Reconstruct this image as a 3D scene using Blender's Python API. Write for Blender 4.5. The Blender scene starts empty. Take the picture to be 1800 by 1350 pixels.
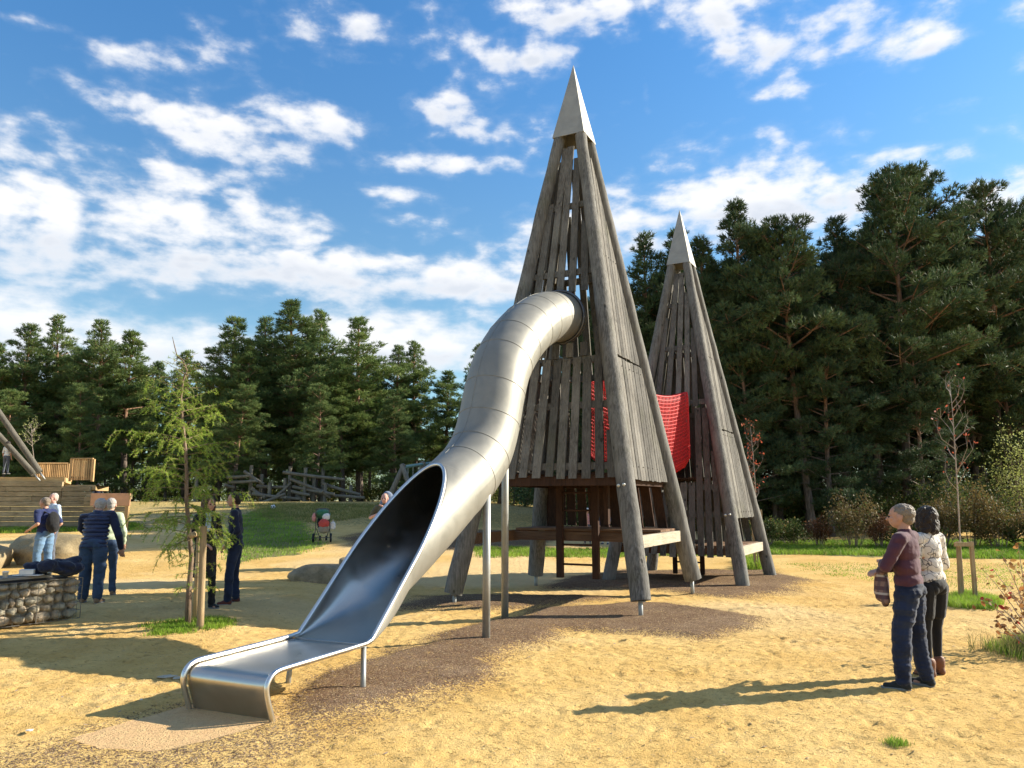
import bpy, bmesh, math, random
import numpy as np
from mathutils import Vector, Matrix
R = math.radians
C = bpy.context.scene.collection
sc = bpy.context.scene

# ------------------------------------------------------------------ camera
CAM_H = 1.8
PITCH = 0.15070
FPX = 1350.0
cd = bpy.data.cameras.new('camera'); cam = bpy.data.objects.new('camera', cd); C.objects.link(cam)
cd.sensor_width = 36; cd.lens = 27.0; cd.clip_end = 3000; cd.clip_start = 0.05
cam.location = (0, 0, CAM_H); cam.rotation_euler = (math.pi/2 + PITCH, 0, 0)
sc.camera = cam
sc.render.resolution_x = 1024; sc.render.resolution_y = 768
sc.view_settings.view_transform = 'Standard'; sc.view_settings.look = 'None'
sc.view_settings.exposure = 1.20; sc.view_settings.gamma = 1.0
sc.cycles.max_bounces = 8; sc.cycles.transparent_max_bounces = 8

# ------------------------------------------------------------------ sun
SUN_D = Vector((0.968*math.cos(R(26.6)), 0.251*math.cos(R(26.6)), math.sin(R(26.6)))).normalized()
ld = bpy.data.lights.new('sun', 'SUN'); lo = bpy.data.objects.new('sun', ld); C.objects.link(lo)
ld.energy = 4.6; ld.angle = R(0.5); ld.color = (1.0, 0.92, 0.76)
lo.rotation_euler = (-SUN_D).to_track_quat('-Z', 'Y').to_euler(); lo.location = (60, 20, 40)

# ------------------------------------------------------------------ node helper
class NT:
    def __init__(s, nt): s.nt = nt; s.nt.nodes.clear()
    def n(s, t, **kw):
        x = s.nt.nodes.new(t)
        for k, v in kw.items():
            if k.startswith('i_'):
                key = k[2:]; key = int(key) if key.isdigit() else key.replace('_', ' ')
                if hasattr(v, 'is_output') or hasattr(v, 'links'): s.nt.links.new(v, x.inputs[key])
                else: x.inputs[key].default_value = v
            else: setattr(x, k, v)
        return x
    def link(s, a, b): s.nt.links.new(a, b)
    def m(s, op, a, b=0.0, c=0.0, clamp=False):
        x = s.nt.nodes.new('ShaderNodeMath'); x.operation = op; x.use_clamp = clamp
        for i, v in enumerate((a, b, c)):
            if isinstance(v, (int, float)): x.inputs[i].default_value = v
            else: s.nt.links.new(v, x.inputs[i])
        return x.outputs[0]
    def ss(s, v, lo_, hi):
        x = s.nt.nodes.new('ShaderNodeMapRange'); x.interpolation_type = 'SMOOTHSTEP'
        s.nt.links.new(v, x.inputs[0]) if not isinstance(v, (int, float)) else None
        x.inputs[1].default_value = lo_; x.inputs[2].default_value = hi
        return x.outputs[0]
    def mix(s, f, a, b, mode='MIX'):
        x = s.nt.nodes.new('ShaderNodeMix'); x.data_type = 'RGBA'; x.blend_type = mode
        for i, v in ((0, f), (6, a), (7, b)):
            if isinstance(v, (int, float)): x.inputs[i].default_value = v
            elif isinstance(v, (tuple, list)): x.inputs[i].default_value = (*v[:3], 1)
            else: s.nt.links.new(v, x.inputs[i])
        return x.outputs[2]
    def noise(s, vec, scale, detail=4, rough=.55, dist=0.0, dim='3D'):
        x = s.nt.nodes.new('ShaderNodeTexNoise'); x.noise_dimensions = dim
        if vec is not None: s.nt.links.new(vec, x.inputs['Vector'])
        x.inputs['Scale'].default_value = scale; x.inputs['Detail'].default_value = detail
        x.inputs['Roughness'].default_value = rough; x.inputs['Distortion'].default_value = dist
        return x.outputs['Fac']

# ------------------------------------------------------------------ world: sky with clouds by azimuth and elevation
wd = bpy.data.worlds.new('World'); sc.world = wd; wd.use_nodes = True
w = NT(wd.node_tree)
out = w.n('ShaderNodeOutputWorld'); bg = w.n('ShaderNodeBackground')
sky = w.n('ShaderNodeTexSky', sky_type='NISHITA', sun_disc=False, sun_elevation=R(26.6), sun_rotation=math.atan2(SUN_D.x, SUN_D.y), air_density=1.0, dust_density=0.4, ozone_density=2.2)
tc = w.n('ShaderNodeTexCoord'); sep = w.n('ShaderNodeSeparateXYZ'); w.link(tc.outputs['Generated'], sep.inputs[0])
X, Y, Z = sep.outputs
az = w.m('ARCTAN2', X, Y); el = w.m('ARCSINE', Z)
AZ0 = None
def azel(u, v):
    x = (u-900)/FPX; y = (675-v)/FPX
    d = Vector((x, math.cos(PITCH)-y*math.sin(PITCH), math.sin(PITCH)+y*math.cos(PITCH))).normalized()
    return math.atan2(d.x, d.y), math.asin(d.z)
# warp coordinates a little so cloud edges are ragged
comb = w.n('ShaderNodeCombineXYZ', i_0=az, i_1=w.m('MULTIPLY', el, 1.9)).outputs[0]
zc = w.m('MAXIMUM', w.m('ADD', Z, 0.06), 0.02)
flat = w.n('ShaderNodeCombineXYZ', i_0=w.m('DIVIDE', X, zc), i_1=w.m('DIVIDE', Y, zc)).outputs[0]
n1 = w.noise(comb, 7.5, 8, .50, .15); n2 = w.noise(comb, 30.0, 5, .55, .0); n3 = w.noise(flat, 2.3, 8, .62, .5)
# (u, v, half width px, half height px, weight): bearings of the cloud banks
blobs = [(60,380,130,85,1.25),(190,290,270,42,.95),(60,235,110,34,.85),(330,320,150,34,.75),(300,425,170,85,1.3),(470,400,120,48,1.05),(590,475,290,44,1.2),(830,485,170,44,1.15),(335,205,110,34,.95),
 (400,255,130,32,.85),(540,215,100,34,.9),(620,285,60,14,.55),(100,600,420,62,1.25),(480,620,260,50,.95),(720,600,190,58,1.2),(790,292,120,20,.95),(690,345,80,14,.7),(765,185,50,32,.95),(710,388,40,14,.6),(830,85,85,60,.9),(1000,15,190,40,.95),(930,100,60,26,.75),
 (520,25,80,45,.8),(620,45,50,20,.6),(210,95,95,20,.7),(385,70,45,30,.55),(60,40,60,14,.75),(1240,25,130,50,1.0),(1310,85,110,30,.85),(1500,20,40,50,.45),(1645,72,65,26,1.0),(1790,25,50,30,.8),(1790,110,40,26,.8),(1700,180,80,16,.8),(1190,280,58,36,1.0),(900,235,80,24,.65),(1370,162,45,12,.6),
 (1070,400,210,44,1.15),(1330,345,230,52,1.3),(1500,335,140,42,1.0),(1780,350,120,50,1.25),(1136,160,9,70,.52),(1250,240,40,12,.5),(860,620,120,60,1.0),(-300,400,250,90,1.1),(2200,300,300,120,1.1)]
f = None; fb = None
for (u, v, sx, sy, wt) in blobs:
    a0, e0 = azel(u, v); a1, _ = azel(u+sx, v); _, e1 = azel(u, v-sy)
    dx = w.m('DIVIDE', w.m('SUBTRACT', az, a0), abs(a1-a0)*1.25); dy = w.m('DIVIDE', w.m('SUBTRACT', el, e0), abs(e1-e0)*1.25)
    g = w.m('MULTIPLY', w.m('EXPONENT', w.m('MULTIPLY', w.m('ADD', w.m('MULTIPLY', dx, dx), w.m('MULTIPLY', dy, dy)), -1.0)), wt)
    gy = w.m('MULTIPLY', g, dy)
    f = g if f is None else w.m('MAXIMUM', f, g); fb = gy if fb is None else w.m('ADD', fb, gy)
far = w.m('MULTIPLY', w.ss(w.m('ABSOLUTE', az), .75, 1.1), .5)
f = w.m('MINIMUM', w.m('MAXIMUM', f, far), 1.0)
n4 = w.noise(comb, 3.2, 3, .5, .0)
nz = w.m('ADD', w.m('ADD', w.m('MULTIPLY', w.m('SUBTRACT', n1, .5), 2.7), w.m('MULTIPLY', w.m('SUBTRACT', n2, .5), 1.25)), w.m('ADD', w.m('MULTIPLY', w.m('SUBTRACT', n3, .5), 1.1), w.m('MULTIPLY', w.m('SUBTRACT', n4, .5), .6)))
nz = w.m('MULTIPLY', nz, w.m('SUBTRACT', 1.0, w.m('MULTIPLY', w.ss(el, .34, .16), .45)))
dens = w.m('ADD', f, nz)
cov = w.m('ADD', w.m('MULTIPLY', w.ss(dens, .42, 1.15), .84), w.m('MULTIPLY', w.ss(dens, .12, .9), .16))
thick = w.ss(dens, .6, 1.4)
low = w.ss(w.m('ADD', w.m('MULTIPLY', fb, -1.15), w.m('MULTIPLY', w.m('SUBTRACT', n1, .5), 1.6)), -.15, .6)
hs = w.n('ShaderNodeHueSaturation', i_Saturation=1.0, i_Value=1.0); w.link(sky.outputs[0], hs.inputs['Color'])
skyc = w.mix(1.0, hs.outputs[0], w.mix(w.ss(el, .62, .16), (.68, 1.27, 1.62), (1.0, 1.24, 1.22)), 'MULTIPLY')
# pale towards the horizon
skyc = w.mix(w.m('MULTIPLY', w.ss(el, .55, .0), .0), skyc, (5.0, 8.2, 10.5))
ccol = w.mix(w.m('MULTIPLY', low, w.m('MULTIPLY', thick, .75)), (7.5, 7.5, 7.6), (4.9, 5.3, 6.0))
fin = w.mix(w.m('MULTIPLY', cov, .94), skyc, ccol)
w.link(fin, bg.inputs['Color']); bg.inputs['Strength'].default_value = 0.062
w.link(bg.outputs[0], out.inputs[0])

# ------------------------------------------------------------------ object helpers
def tag(o, label=None, cat=None, group=None, kind=None):
    if label: o['label'] = label
    if cat: o['category'] = cat
    if group: o['group'] = group
    if kind: o['kind'] = kind
    return o
def empty(name, loc=(0,0,0), rz=0.0, label=None, cat=None, group=None):
    o = bpy.data.objects.new(name, None); C.objects.link(o); o.location = loc; o.rotation_euler = (0,0,rz)
    o.empty_display_size = .2
    return tag(o, label, cat, group)
def link(name, me, parent=None, mat=None, smooth=False):
    if mat is not None:
        for m_ in (mat if isinstance(mat, (list, tuple)) else [mat]): me.materials.append(m_)
    o = bpy.data.objects.new(name, me); C.objects.link(o)
    if parent is not None: o.parent = parent
    if smooth: me.polygons.foreach_set('use_smooth', [True]*len(me.polygons))
    return o
def npmesh(name, V, F):
    """V (n,3), F (m,k) equal sized faces"""
    V = np.asarray(V, dtype=np.float32); F = np.asarray(F, dtype=np.int32); k = F.shape[1]
    me = bpy.data.meshes.new(name); me.vertices.add(len(V)); me.vertices.foreach_set('co', V.ravel())
    me.loops.add(F.size); me.loops.foreach_set('vertex_index', F.ravel())
    me.polygons.add(len(F)); me.polygons.foreach_set('loop_start', np.arange(0, F.size, k, dtype=np.int32))
    me.update(calc_edges=True); me.validate(); return me
class MB:
    """collects shapes into one mesh"""
    def __init__(s): s.v = []; s.f = []
    def add(s, vs, fs):
        b = len(s.v); s.v += [tuple(p) for p in vs]; s.f += [tuple(i+b for i in q) for q in fs]; return s
    def box(s, c, d, M=None, jit=0):
        x, y, z = [q/2 for q in d]
        vs = [Vector((sx*x, sy*y, sz*z)) for sx in (-1,1) for sy in (-1,1) for sz in (-1,1)]
        if jit: vs = [p+Vector((random.uniform(-jit,jit) for _ in range(3))) for p in vs]
        if M is not None: vs = [M@p for p in vs]
        vs = [p+Vector(c) for p in vs]
        return s.add(vs, [(0,1,3,2),(4,6,7,5),(0,4,5,1),(2,3,7,6),(0,2,6,4),(1,5,7,3)])
    def prism(s, pts, d):
        n = len(pts); d = Vector(d); a = [Vector(p) for p in pts]
        return s.add(a+[p+d for p in a], [tuple(range(n))[::-1], tuple(range(n, 2*n))]+[(i,(i+1)%n,n+(i+1)%n,n+i) for i in range(n)])
    def bar(s, a, b, wd_, th, up=(0,0,1)):
        """rectangular bar from a to b"""
        a = Vector(a); b = Vector(b); d = (b-a).normalized(); u = Vector(up)
        x = d.cross(u).normalized()*wd_/2; y = x.cross(d).normalized()*th/2
        vs = [a-x-y, a+x-y, a+x+y, a-x+y, b-x-y, b+x-y, b+x+y, b-x+y]
        return s.add(vs, [(0,3,2,1),(4,5,6,7),(0,1,5,4),(1,2,6,5),(2,3,7,6),(3,0,4,7)])
    def tube(s, pts, rad, n=10, caps=True):
        pts = [Vector(p) for p in pts]; m_ = len(pts)
        rad = rad if isinstance(rad, (list, tuple)) else [rad]*m_
        t0 = (pts[1]-pts[0]).normalized(); u = t0.orthogonal().normalized(); vs = []
        for i, p in enumerate(pts):
            t = ((pts[min(i+1, m_-1)]-p).normalized()+(p-pts[max(i-1, 0)]).normalized()).normalized()
            u = (u-t*u.dot(t)).normalized(); v = t.cross(u)
            for k in range(n):
                a = 2*math.pi*k/n; vs.append(p+(u*math.cos(a)+v*math.sin(a))*rad[i])
        fs = [(i*n+k, i*n+(k+1)%n, (i+1)*n+(k+1)%n, (i+1)*n+k) for i in range(m_-1) for k in range(n)]
        if caps: fs += [tuple(range(n))[::-1], tuple(range((m_-1)*n, m_*n))]
        return s.add(vs, fs)
    def lathe(s, prof, n=20, c=(0,0,0), M=None):
        vs = []; c = Vector(c)
        for r_, z in prof:
            for k in range(n):
                a = 2*math.pi*k/n; p = Vector((r_*math.cos(a), r_*math.sin(a), z)); vs.append((M@p if M else p)+c)
        m_ = len(prof)
        fs = [(i*n+k, i*n+(k+1)%n, (i+1)*n+(k+1)%n, (i+1)*n+k) for i in range(m_-1) for k in range(n)]
        fs += [tuple(range(n))[::-1], tuple(range((m_-1)*n, m_*n))]
        return s.add(vs, fs)
    def ell(s, c, r_, M=None, nu=16, nv=10):
        vs = [Vector((0,0,-1))]; c = Vector(c)
        for j in range(1, nv):
            b = -math.pi/2+math.pi*j/nv
            for k in range(nu):
                a = 2*math.pi*k/nu; vs.append(Vector((math.cos(b)*math.cos(a), math.cos(b)*math.sin(a), math.sin(b))))
        vs.append(Vector((0,0,1))); top = len(vs)-1
        vs = [Vector((p.x*r_[0], p.y*r_[1], p.z*r_[2])) for p in vs]
        if M is not None: vs = [M@p for p in vs]
        vs = [p+c for p in vs]
        fs = [(0, 1+(k+1)%nu, 1+k) for k in range(nu)]
        fs += [(1+j*nu+k, 1+j*nu+(k+1)%nu, 1+(j+1)*nu+(k+1)%nu, 1+(j+1)*nu+k) for j in range(nv-2) for k in range(nu)]
        fs += [(1+(nv-2)*nu+k, 1+(nv-2)*nu+(k+1)%nu, top) for k in range(nu)]
        return s.add(vs, fs)
    def cap(s, a, b, ra, rb, n=12):
        """tapered capsule"""
        a = Vector(a); b = Vector(b); d = b-a; L = d.length
        if L < 1e-5: return s.ell(a, (ra,ra,ra))
        q = d.to_track_quat('Z', 'Y').to_matrix(); prof = []
        for i in range(5): t = -math.pi/2+math.pi/2*i/4; prof.append((max(ra*math.cos(t), .0004), ra*math.sin(t)))
        for i in range(5): t = math.pi/2*i/4; prof.append((max(rb*math.cos(t), .0004), L+rb*math.sin(t)))
        return s.lathe(prof, n, a, q)
    def mesh(s, name='m'):
        me = bpy.data.meshes.new(name); me.from_pydata(s.v, [], s.f); me.update(); return me
    def build(s, name, mat, parent=None, smooth=False, bevel=0, **kw):
        o = link(name, s.mesh(name), parent, mat, smooth)
        if bevel:
            b = o.modifiers.new('bevel', 'BEVEL'); b.width = bevel; b.segments = 2; b.limit_method = 'ANGLE'
        return o
    def remesh(s, name, mat, parent, vox=.01, sm=6, disp=None):
        """union of closed shapes as one continuous surface"""
        me = s.mesh(name); o = bpy.data.objects.new(name, me); C.objects.link(o)
        r_ = o.modifiers.new('r', 'REMESH'); r_.mode = 'VOXEL'; r_.voxel_size = vox
        if sm: q = o.modifiers.new('s', 'SMOOTH'); q.iterations = sm; q.factor = .5
        dg = bpy.context.evaluated_depsgraph_get(); ev = o.evaluated_get(dg)
        nm = bpy.data.meshes.new_from_object(ev); nm.name = name
        bpy.data.objects.remove(o); bpy.data.meshes.remove(me)
        if disp is not None:
            n = len(nm.vertices); co = np.zeros(n*3, np.float32); nm.vertices.foreach_get('co', co); co = co.reshape(-1, 3)
            no = np.zeros(n*3, np.float32); nm.vertices.foreach_get('normal', no); no = no.reshape(-1, 3)
            co = co+no*disp(co)[:, None]; nm.vertices.foreach_set('co', co.astype(np.float32).ravel()); nm.update()
        return link(name, nm, parent, mat, True)

# numpy value noise ---------------------------------------------------------
def _h(ix, iy, iz, seed):
    n = (ix*374761393+iy*668265263+iz*2147483647+seed*1274126177) & 0xffffffff
    n = ((n ^ (n >> 13))*1274126177) & 0xffffffff; n = n ^ (n >> 16)
    return (n & 0xffff)/65535.0
def vn(x, y, z=None, seed=1):
    x = np.asarray(x, float); y = np.asarray(y, float); z = np.zeros_like(x) if z is None else np.asarray(z, float)
    ix = np.floor(x).astype(np.int64); iy = np.floor(y).astype(np.int64); iz = np.floor(z).astype(np.int64)
    fx = x-ix; fy = y-iy; fz = z-iz; fx = fx*fx*(3-2*fx); fy = fy*fy*(3-2*fy); fz = fz*fz*(3-2*fz); r_ = 0
    for a in (0, 1):
        for b in (0, 1):
            for c in (0, 1):
                r_ = r_+_h(ix+a, iy+b, iz+c, seed)*(fx if a else 1-fx)*(fy if b else 1-fy)*(fz if c else 1-fz)
    return r_*2-1
def fbm(x, y, z=None, o=4, seed=1):
    r_ = 0; a = 1; t = 0
    for i in range(o):
        k = 2.03**i; r_ = r_+a*vn(np.asarray(x)*k, np.asarray(y)*k, None if z is None else np.asarray(z)*k, seed+i); t += a; a *= .5
    return r_/t
def sstep(x, a, b): t = np.clip((x-a)/(b-a), 0, 1); return t*t*(3-2*t)

# terrain -------------------------------------------------------------------
def terr(x, y):
    x = np.asarray(x, float); y = np.asarray(y, float)
    z = .17*sstep(-x, 2.8, 4.6)*sstep(y, 9.2, 11.8)*(1-.5*sstep(y, 15, 19))
    sl = np.clip(y-17, 0, 33)*.050; sl = sl*sstep(y, 15.5, 21)
    sr = np.clip(y-19.5, 0, 30)*.042*sstep(y, 19, 24)
    k = sstep(x, -3, 3); z = z+sl*(1-k)+sr*k
    z = z+.03*fbm(x*.35, y*.35, o=2, seed=5)*sstep(y, 4, 9)*(1-sstep(y, 40, 60))
    return z
def T(x, y): return float(terr(x, y))
def ray(u, v):
    x = (u-900)/FPX; y = (675-v)/FPX
    return Vector((x, math.cos(PITCH)-y*math.sin(PITCH), math.sin(PITCH)+y*math.cos(PITCH)))
def at(u, v, Yd):
    r_ = ray(u, v); t = Yd/r_.y; return Vector((r_.x*t, Yd, CAM_H+r_.z*t))
def G(u, v, z0=None):
    r_ = ray(u, v); lo_ = 2.0; 
    if z0 is not None: t = (z0-CAM_H)/r_.z; return Vector((r_.x*t, r_.y*t, z0))
    t = 2.0
    while t < 200:
        if CAM_H+r_.z*t < T(r_.x*t, r_.y*t): break
        t += .05
    return Vector((r_.x*t, r_.y*t, T(r_.x*t, r_.y*t)))
# ------------------------------------------------------------------ materials
def mat(name): m_ = bpy.data.materials.new(name); m_.use_nodes = True; t = NT(m_.node_tree); o = t.n('ShaderNodeOutputMaterial'); p = t.n('ShaderNodeBsdfPrincipled'); t.link(p.outputs[0], o.inputs[0]); return m_, t, p
def setc(t, p, c, key='Base Color'):
    if isinstance(c, (tuple, list)): p.inputs[key].default_value = (*c[:3], 1)
    else: t.link(c, p.inputs[key])
def bump(t, p, h, strength=.5, dist=.01):
    b = t.n('ShaderNodeBump'); b.inputs['Strength'].default_value = strength; b.inputs['Distance'].default_value = dist
    t.link(h, b.inputs['Height']); t.link(b.outputs[0], p.inputs['Normal']); return b
def simple(name, col, rough=.7, var=.15, scale=8, metal=0, bs=0, bscale=40, coord='Object', spec=.4):
    m_, t, p = mat(name); tcn = t.n('ShaderNodeTexCoord'); v = tcn.outputs[coord]
    n = t.noise(v, scale, 5, .6); oi = t.n('ShaderNodeObjectInfo').outputs['Random']
    lo_ = tuple(c*(1-var*1.6) for c in col); hi = tuple(min(c*(1+var*1.6), 1) for c in col)
    setc(t, p, t.mix(t.ss(n, .3, .7), lo_, hi)); p.inputs['Roughness'].default_value = rough; p.inputs['Metallic'].default_value = metal
    p.inputs['Specular IOR Level'].default_value = spec
    if bs: bump(t, p, t.noise(v, bscale, 4, .6), bs, .01)
    return m_
M = {}
def wood(name, dark, light, scale=3.0, axis=2, knots=True, green=0.0, rough=.85, grey=None, bs=.5):
    m_, t, p = mat(name); tcn = t.n('ShaderNodeTexCoord'); oi = t.n('ShaderNodeObjectInfo').outputs['Random']
    off = t.n('ShaderNodeVectorMath', operation='ADD'); t.link(tcn.outputs['Object'], off.inputs[0])
    cb = t.n('ShaderNodeCombineXYZ'); t.link(t.m('MULTIPLY', oi, 31.0), cb.inputs[0]); t.link(t.m('MULTIPLY', oi, 17.0), cb.inputs[2]); t.link(cb.outputs[0], off.inputs[1])
    mp = t.n('ShaderNodeMapping'); s3 = [14, 14, 14]; s3[axis] = .9; mp.inputs['Scale'].default_value = s3; t.link(off.outputs[0], mp.inputs[0])
    g = t.noise(mp.outputs[0], scale, 6, .65, .35)
    big = t.noise(off.outputs[0], 2.0, 3, .5)
    geo = t.n('ShaderNodeNewGeometry').outputs['Random Per Island']
    c = t.mix(t.ss(g, .3, .72), dark, light)
    c = t.mix(t.m('MULTIPLY', t.ss(big, .35, .75), .45), c, grey or tuple(x*1.25 for x in light))
    c = t.mix(.8, c, t.mix(t.ss(geo, 0, 1), (.58, .57, .55), (1.35, 1.32, 1.26)), 'MULTIPLY')
    fine = t.ss(t.noise(mp.outputs[0], scale*3.2, 3, .7), .56, .70)
    c = t.mix(t.m('MULTIPLY', fine, .5), c, tuple(x*.35 for x in dark))
    h = t.m('ADD', g, t.m('MULTIPLY', fine, -.5))
    if knots:
        vo = t.n('ShaderNodeTexVoronoi'); vo.inputs['Scale'].default_value = 2.6; mp2 = t.n('ShaderNodeMapping'); s4 = [1.4, 1.4, 1.4]; s4[axis] = .8; mp2.inputs['Scale'].default_value = s4
        t.link(off.outputs[0], mp2.inputs[0]); t.link(mp2.outputs[0], vo.inputs['Vector'])
        k = t.ss(vo.outputs['Distance'], .10, .055); c = t.mix(t.m('MULTIPLY', k, .75), c, tuple(x*.25 for x in dark)); h = t.m('SUBTRACT', h, t.m('MULTIPLY', k, 1.2))
    if green:
        gn = t.ss(t.noise(off.outputs[0], 1.3, 4, .6), .52, .7); c = t.mix(t.m('MULTIPLY', gn, green), c, (.10, .105, .03))
    setc(t, p, c); p.inputs['Roughness'].default_value = rough; p.inputs['Specular IOR Level'].default_value = .25
    bump(t, p, h, bs, .012); M[name] = m_; return m_
wood('log', (.058, .055, .051), (.168, .163, .155), 3.0, 2, True, .20, grey=(.21, .204, .195))
wood('log_dark', (.07, .05, .036), (.19, .14, .10), 3.0, 2, True, .1, grey=(.22, .17, .125))
wood('plank', (.056, .051, .046), (.158, .148, .135), 3.4, 2, True, .16, grey=(.215, .205, .19))
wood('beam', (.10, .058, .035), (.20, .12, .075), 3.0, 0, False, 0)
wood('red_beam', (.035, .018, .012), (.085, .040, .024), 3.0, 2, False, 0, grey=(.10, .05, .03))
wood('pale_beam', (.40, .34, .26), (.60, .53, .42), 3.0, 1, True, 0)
wood('stake', (.30, .21, .12), (.52, .39, .23), 3.5, 2, True, .2)
wood('sleeper', (.20, .15, .085), (.42, .33, .205), 2.5, 0, True, .12)
wood('new_slat', (.40, .245, .11), (.60, .40, .20), 3, 2, False, 0)
wood('new_slat_h', (.40, .26, .12), (.58, .41, .215), 3, 0, False, 0)
wood('grey_log', (.10, .09, .072), (.24, .215, .175), 3, 2, False, .1)
wood('bench_plank', (.20, .18, .15), (.36, .33, .29), 3, 0, True, 0)
wood('larch_bark', (.10, .065, .045), (.26, .19, .14), 3, 2, False, .15, bs=.9)
M['board'] = simple('board', (.55, .30, .17), .7, .08, 4)

def steel(name, col, rough, metal=1.0, streak=.10, aniso=0.0, bs=.0):
    m_, t, p = mat(name); v = t.n('ShaderNodeTexCoord').outputs['Object']
    n = t.noise(v, 3.0, 6, .62, .6); n2 = t.noise(v, 60, 3, .6)
    c = t.mix(t.ss(n, .3, .7), tuple(x*(1-streak) for x in col), col); c = t.mix(t.m('MULTIPLY', t.ss(n2, .5, .75), .18), c, tuple(x*.8 for x in col))
    setc(t, p, c); p.inputs['Metallic'].default_value = metal
    t.link(t.m('ADD', t.m('MULTIPLY', t.ss(n, .25, .75), .12), rough-.06), p.inputs['Roughness'])
    if bs: bump(t, p, n2, bs, .002)
    M[name] = m_; return m_
steel('tube_steel', (.275, .262, .228), .54, .40, .18, bs=.12)
steel('bed_steel', (.56, .52, .46), .33, 1.0, .10)
steel('rail_steel', (.74, .72, .68), .32, 1.0, .06)
steel('galv', (.40, .405, .39), .55, .65, .25, bs=.2)
steel('cap_metal', (.36, .347, .312), .62, .30, .22)
M['seam'] = simple('seam', (.27, .255, .22), .6, .1, 20, .5)
M['bolt'] = simple('bolt', (.62, .62, .6), .4, .05, 20, .8)

def leaf(name, a, b, c_=None, trans=.3, rough=.6):
    m_, t, p = mat(name); oi = t.n('ShaderNodeObjectInfo').outputs['Random']; geo = t.n('ShaderNodeNewGeometry').outputs['Random Per Island']
    v = t.n('ShaderNodeTexCoord').outputs['Object']; n = t.noise(v, .9, 3, .6)
    c = t.mix(t.ss(n, .35, .65), a, b)
    c = t.mix(.5, c, t.mix(geo, (.6, .62, .6), (1.4, 1.38, 1.3)), 'MULTIPLY')
    c = t.mix(.5, c, t.mix(oi, (.7, .72, .8), (1.28, 1.2, .95)), 'MULTIPLY')
    if c_: c = t.mix(t.ss(geo, .86, .90), c, c_)
    setc(t, p, c); p.inputs['Roughness'].default_value = rough; p.inputs['Specular IOR Level'].default_value = .12
    if trans:
        tr = t.n('ShaderNodeBsdfTranslucent'); t.link(c, tr.inputs[0]); mx = t.n('ShaderNodeMixShader'); mx.inputs[0].default_value = trans
        o = [x for x in m_.node_tree.nodes if x.type == 'OUTPUT_MATERIAL'][0]
        t.link(p.outputs[0], mx.inputs[1]); t.link(tr.outputs[0], mx.inputs[2]); t.link(mx.outputs[0], o.inputs[0])
    M[name] = m_; return m_
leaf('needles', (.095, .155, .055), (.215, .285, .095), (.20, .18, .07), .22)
leaf('needles_blue_shade', (.046, .080, .038), (.115, .165, .076), (.12, .11, .055), .15)  # bluish green needles, darkened so the right hand wood's shade sits in the colour
leaf('larch_needles', (.25, .38, .05), (.40, .55, .09), (.48, .44, .12), .5)
leaf('shrub_green', (.05, .075, .022), (.12, .15, .045), (.22, .16, .06), .3)
leaf('shrub_brown', (.12, .085, .035), (.24, .18, .075), (.09, .12, .04), .3)
leaf('bracken', (.10, .045, .025), (.20, .10, .05), None, .25)
leaf('grass_blade', (.15, .27, .028), (.32, .47, .06), (.30, .27, .10), .35)
leaf('dry_grass', (.20, .20, .07), (.33, .30, .12), (.12, .16, .04), .3)
leaf('autumn_leaf', (.30, .13, .05), (.44, .25, .09), (.42, .05, .05), .35)
leaf('red_leaf', (.38, .07, .045), (.48, .13, .07), None, .35)
leaf('pale_leaf', (.26, .30, .10), (.36, .40, .16), None, .35)
M['twig'] = simple('twig', (.26, .19, .15), .8, .2, 12)
M['pale_twig'] = simple('pale_twig', (.33, .27, .22), .8, .15, 12)
def pinebark():
    m_, t, p = mat('pine_bark'); v = t.n('ShaderNodeTexCoord').outputs['Object']; sp = t.n('ShaderNodeSeparateXYZ'); t.link(v, sp.inputs[0])
    mp = t.n('ShaderNodeMapping'); mp.inputs['Scale'].default_value = (6, 6, 1.2); t.link(v, mp.inputs[0]); n = t.noise(mp.outputs[0], 2.5, 5, .65)
    lo_ = t.mix(t.ss(n, .35, .65), (.075, .055, .045), (.20, .155, .125)); hi = t.mix(t.ss(n, .35, .65), (.17, .085, .05), (.34, .19, .11))
    setc(t, p, t.mix(t.ss(t.m('ADD', sp.outputs[2], t.m('MULTIPLY', n, 3)), 5.0, 10.0), lo_, hi)); p.inputs['Roughness'].default_value = .9
    bump(t, p, n, .8, .04); M['bark'] = m_
pinebark()
def stone(name, a, b, c_, sc_=5):
    m_, t, p = mat(name); v = t.n('ShaderNodeTexCoord').outputs['Object']; oi = t.n('ShaderNodeObjectInfo').outputs['Random']
    n = t.noise(v, sc_, 7, .65, .3); n2 = t.noise(v, sc_*7, 5, .65)
    c = t.mix(t.ss(n, .32, .68), a, b); c = t.mix(t.ss(oi, .25, .95), c, t.mix(t.ss(n2, .3, .7), b, c_)); c = t.mix(t.m('MULTIPLY', t.ss(n2, .55, .7), .4), c, tuple(x*.5 for x in a))
    setc(t, p, c); p.inputs['Roughness'].default_value = .9; bump(t, p, t.m('ADD', t.m('MULTIPLY', n, 1.0), t.m('MULTIPLY', n2, .5)), .8, .03); M[name] = m_
stone('boulder', (.13, .095, .045), (.34, .265, .15), (.24, .185, .10), 5.5)
stone('brown_boulder', (.15, .115, .065), (.33, .255, .155), (.26, .19, .11), 3)
stone('gabion_stone', (.21, .19, .145), (.44, .39, .29), (.40, .26, .16), 9)
M['wire'] = simple('wire', (.20, .18, .15), .6, .3, 20, .5)
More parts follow.
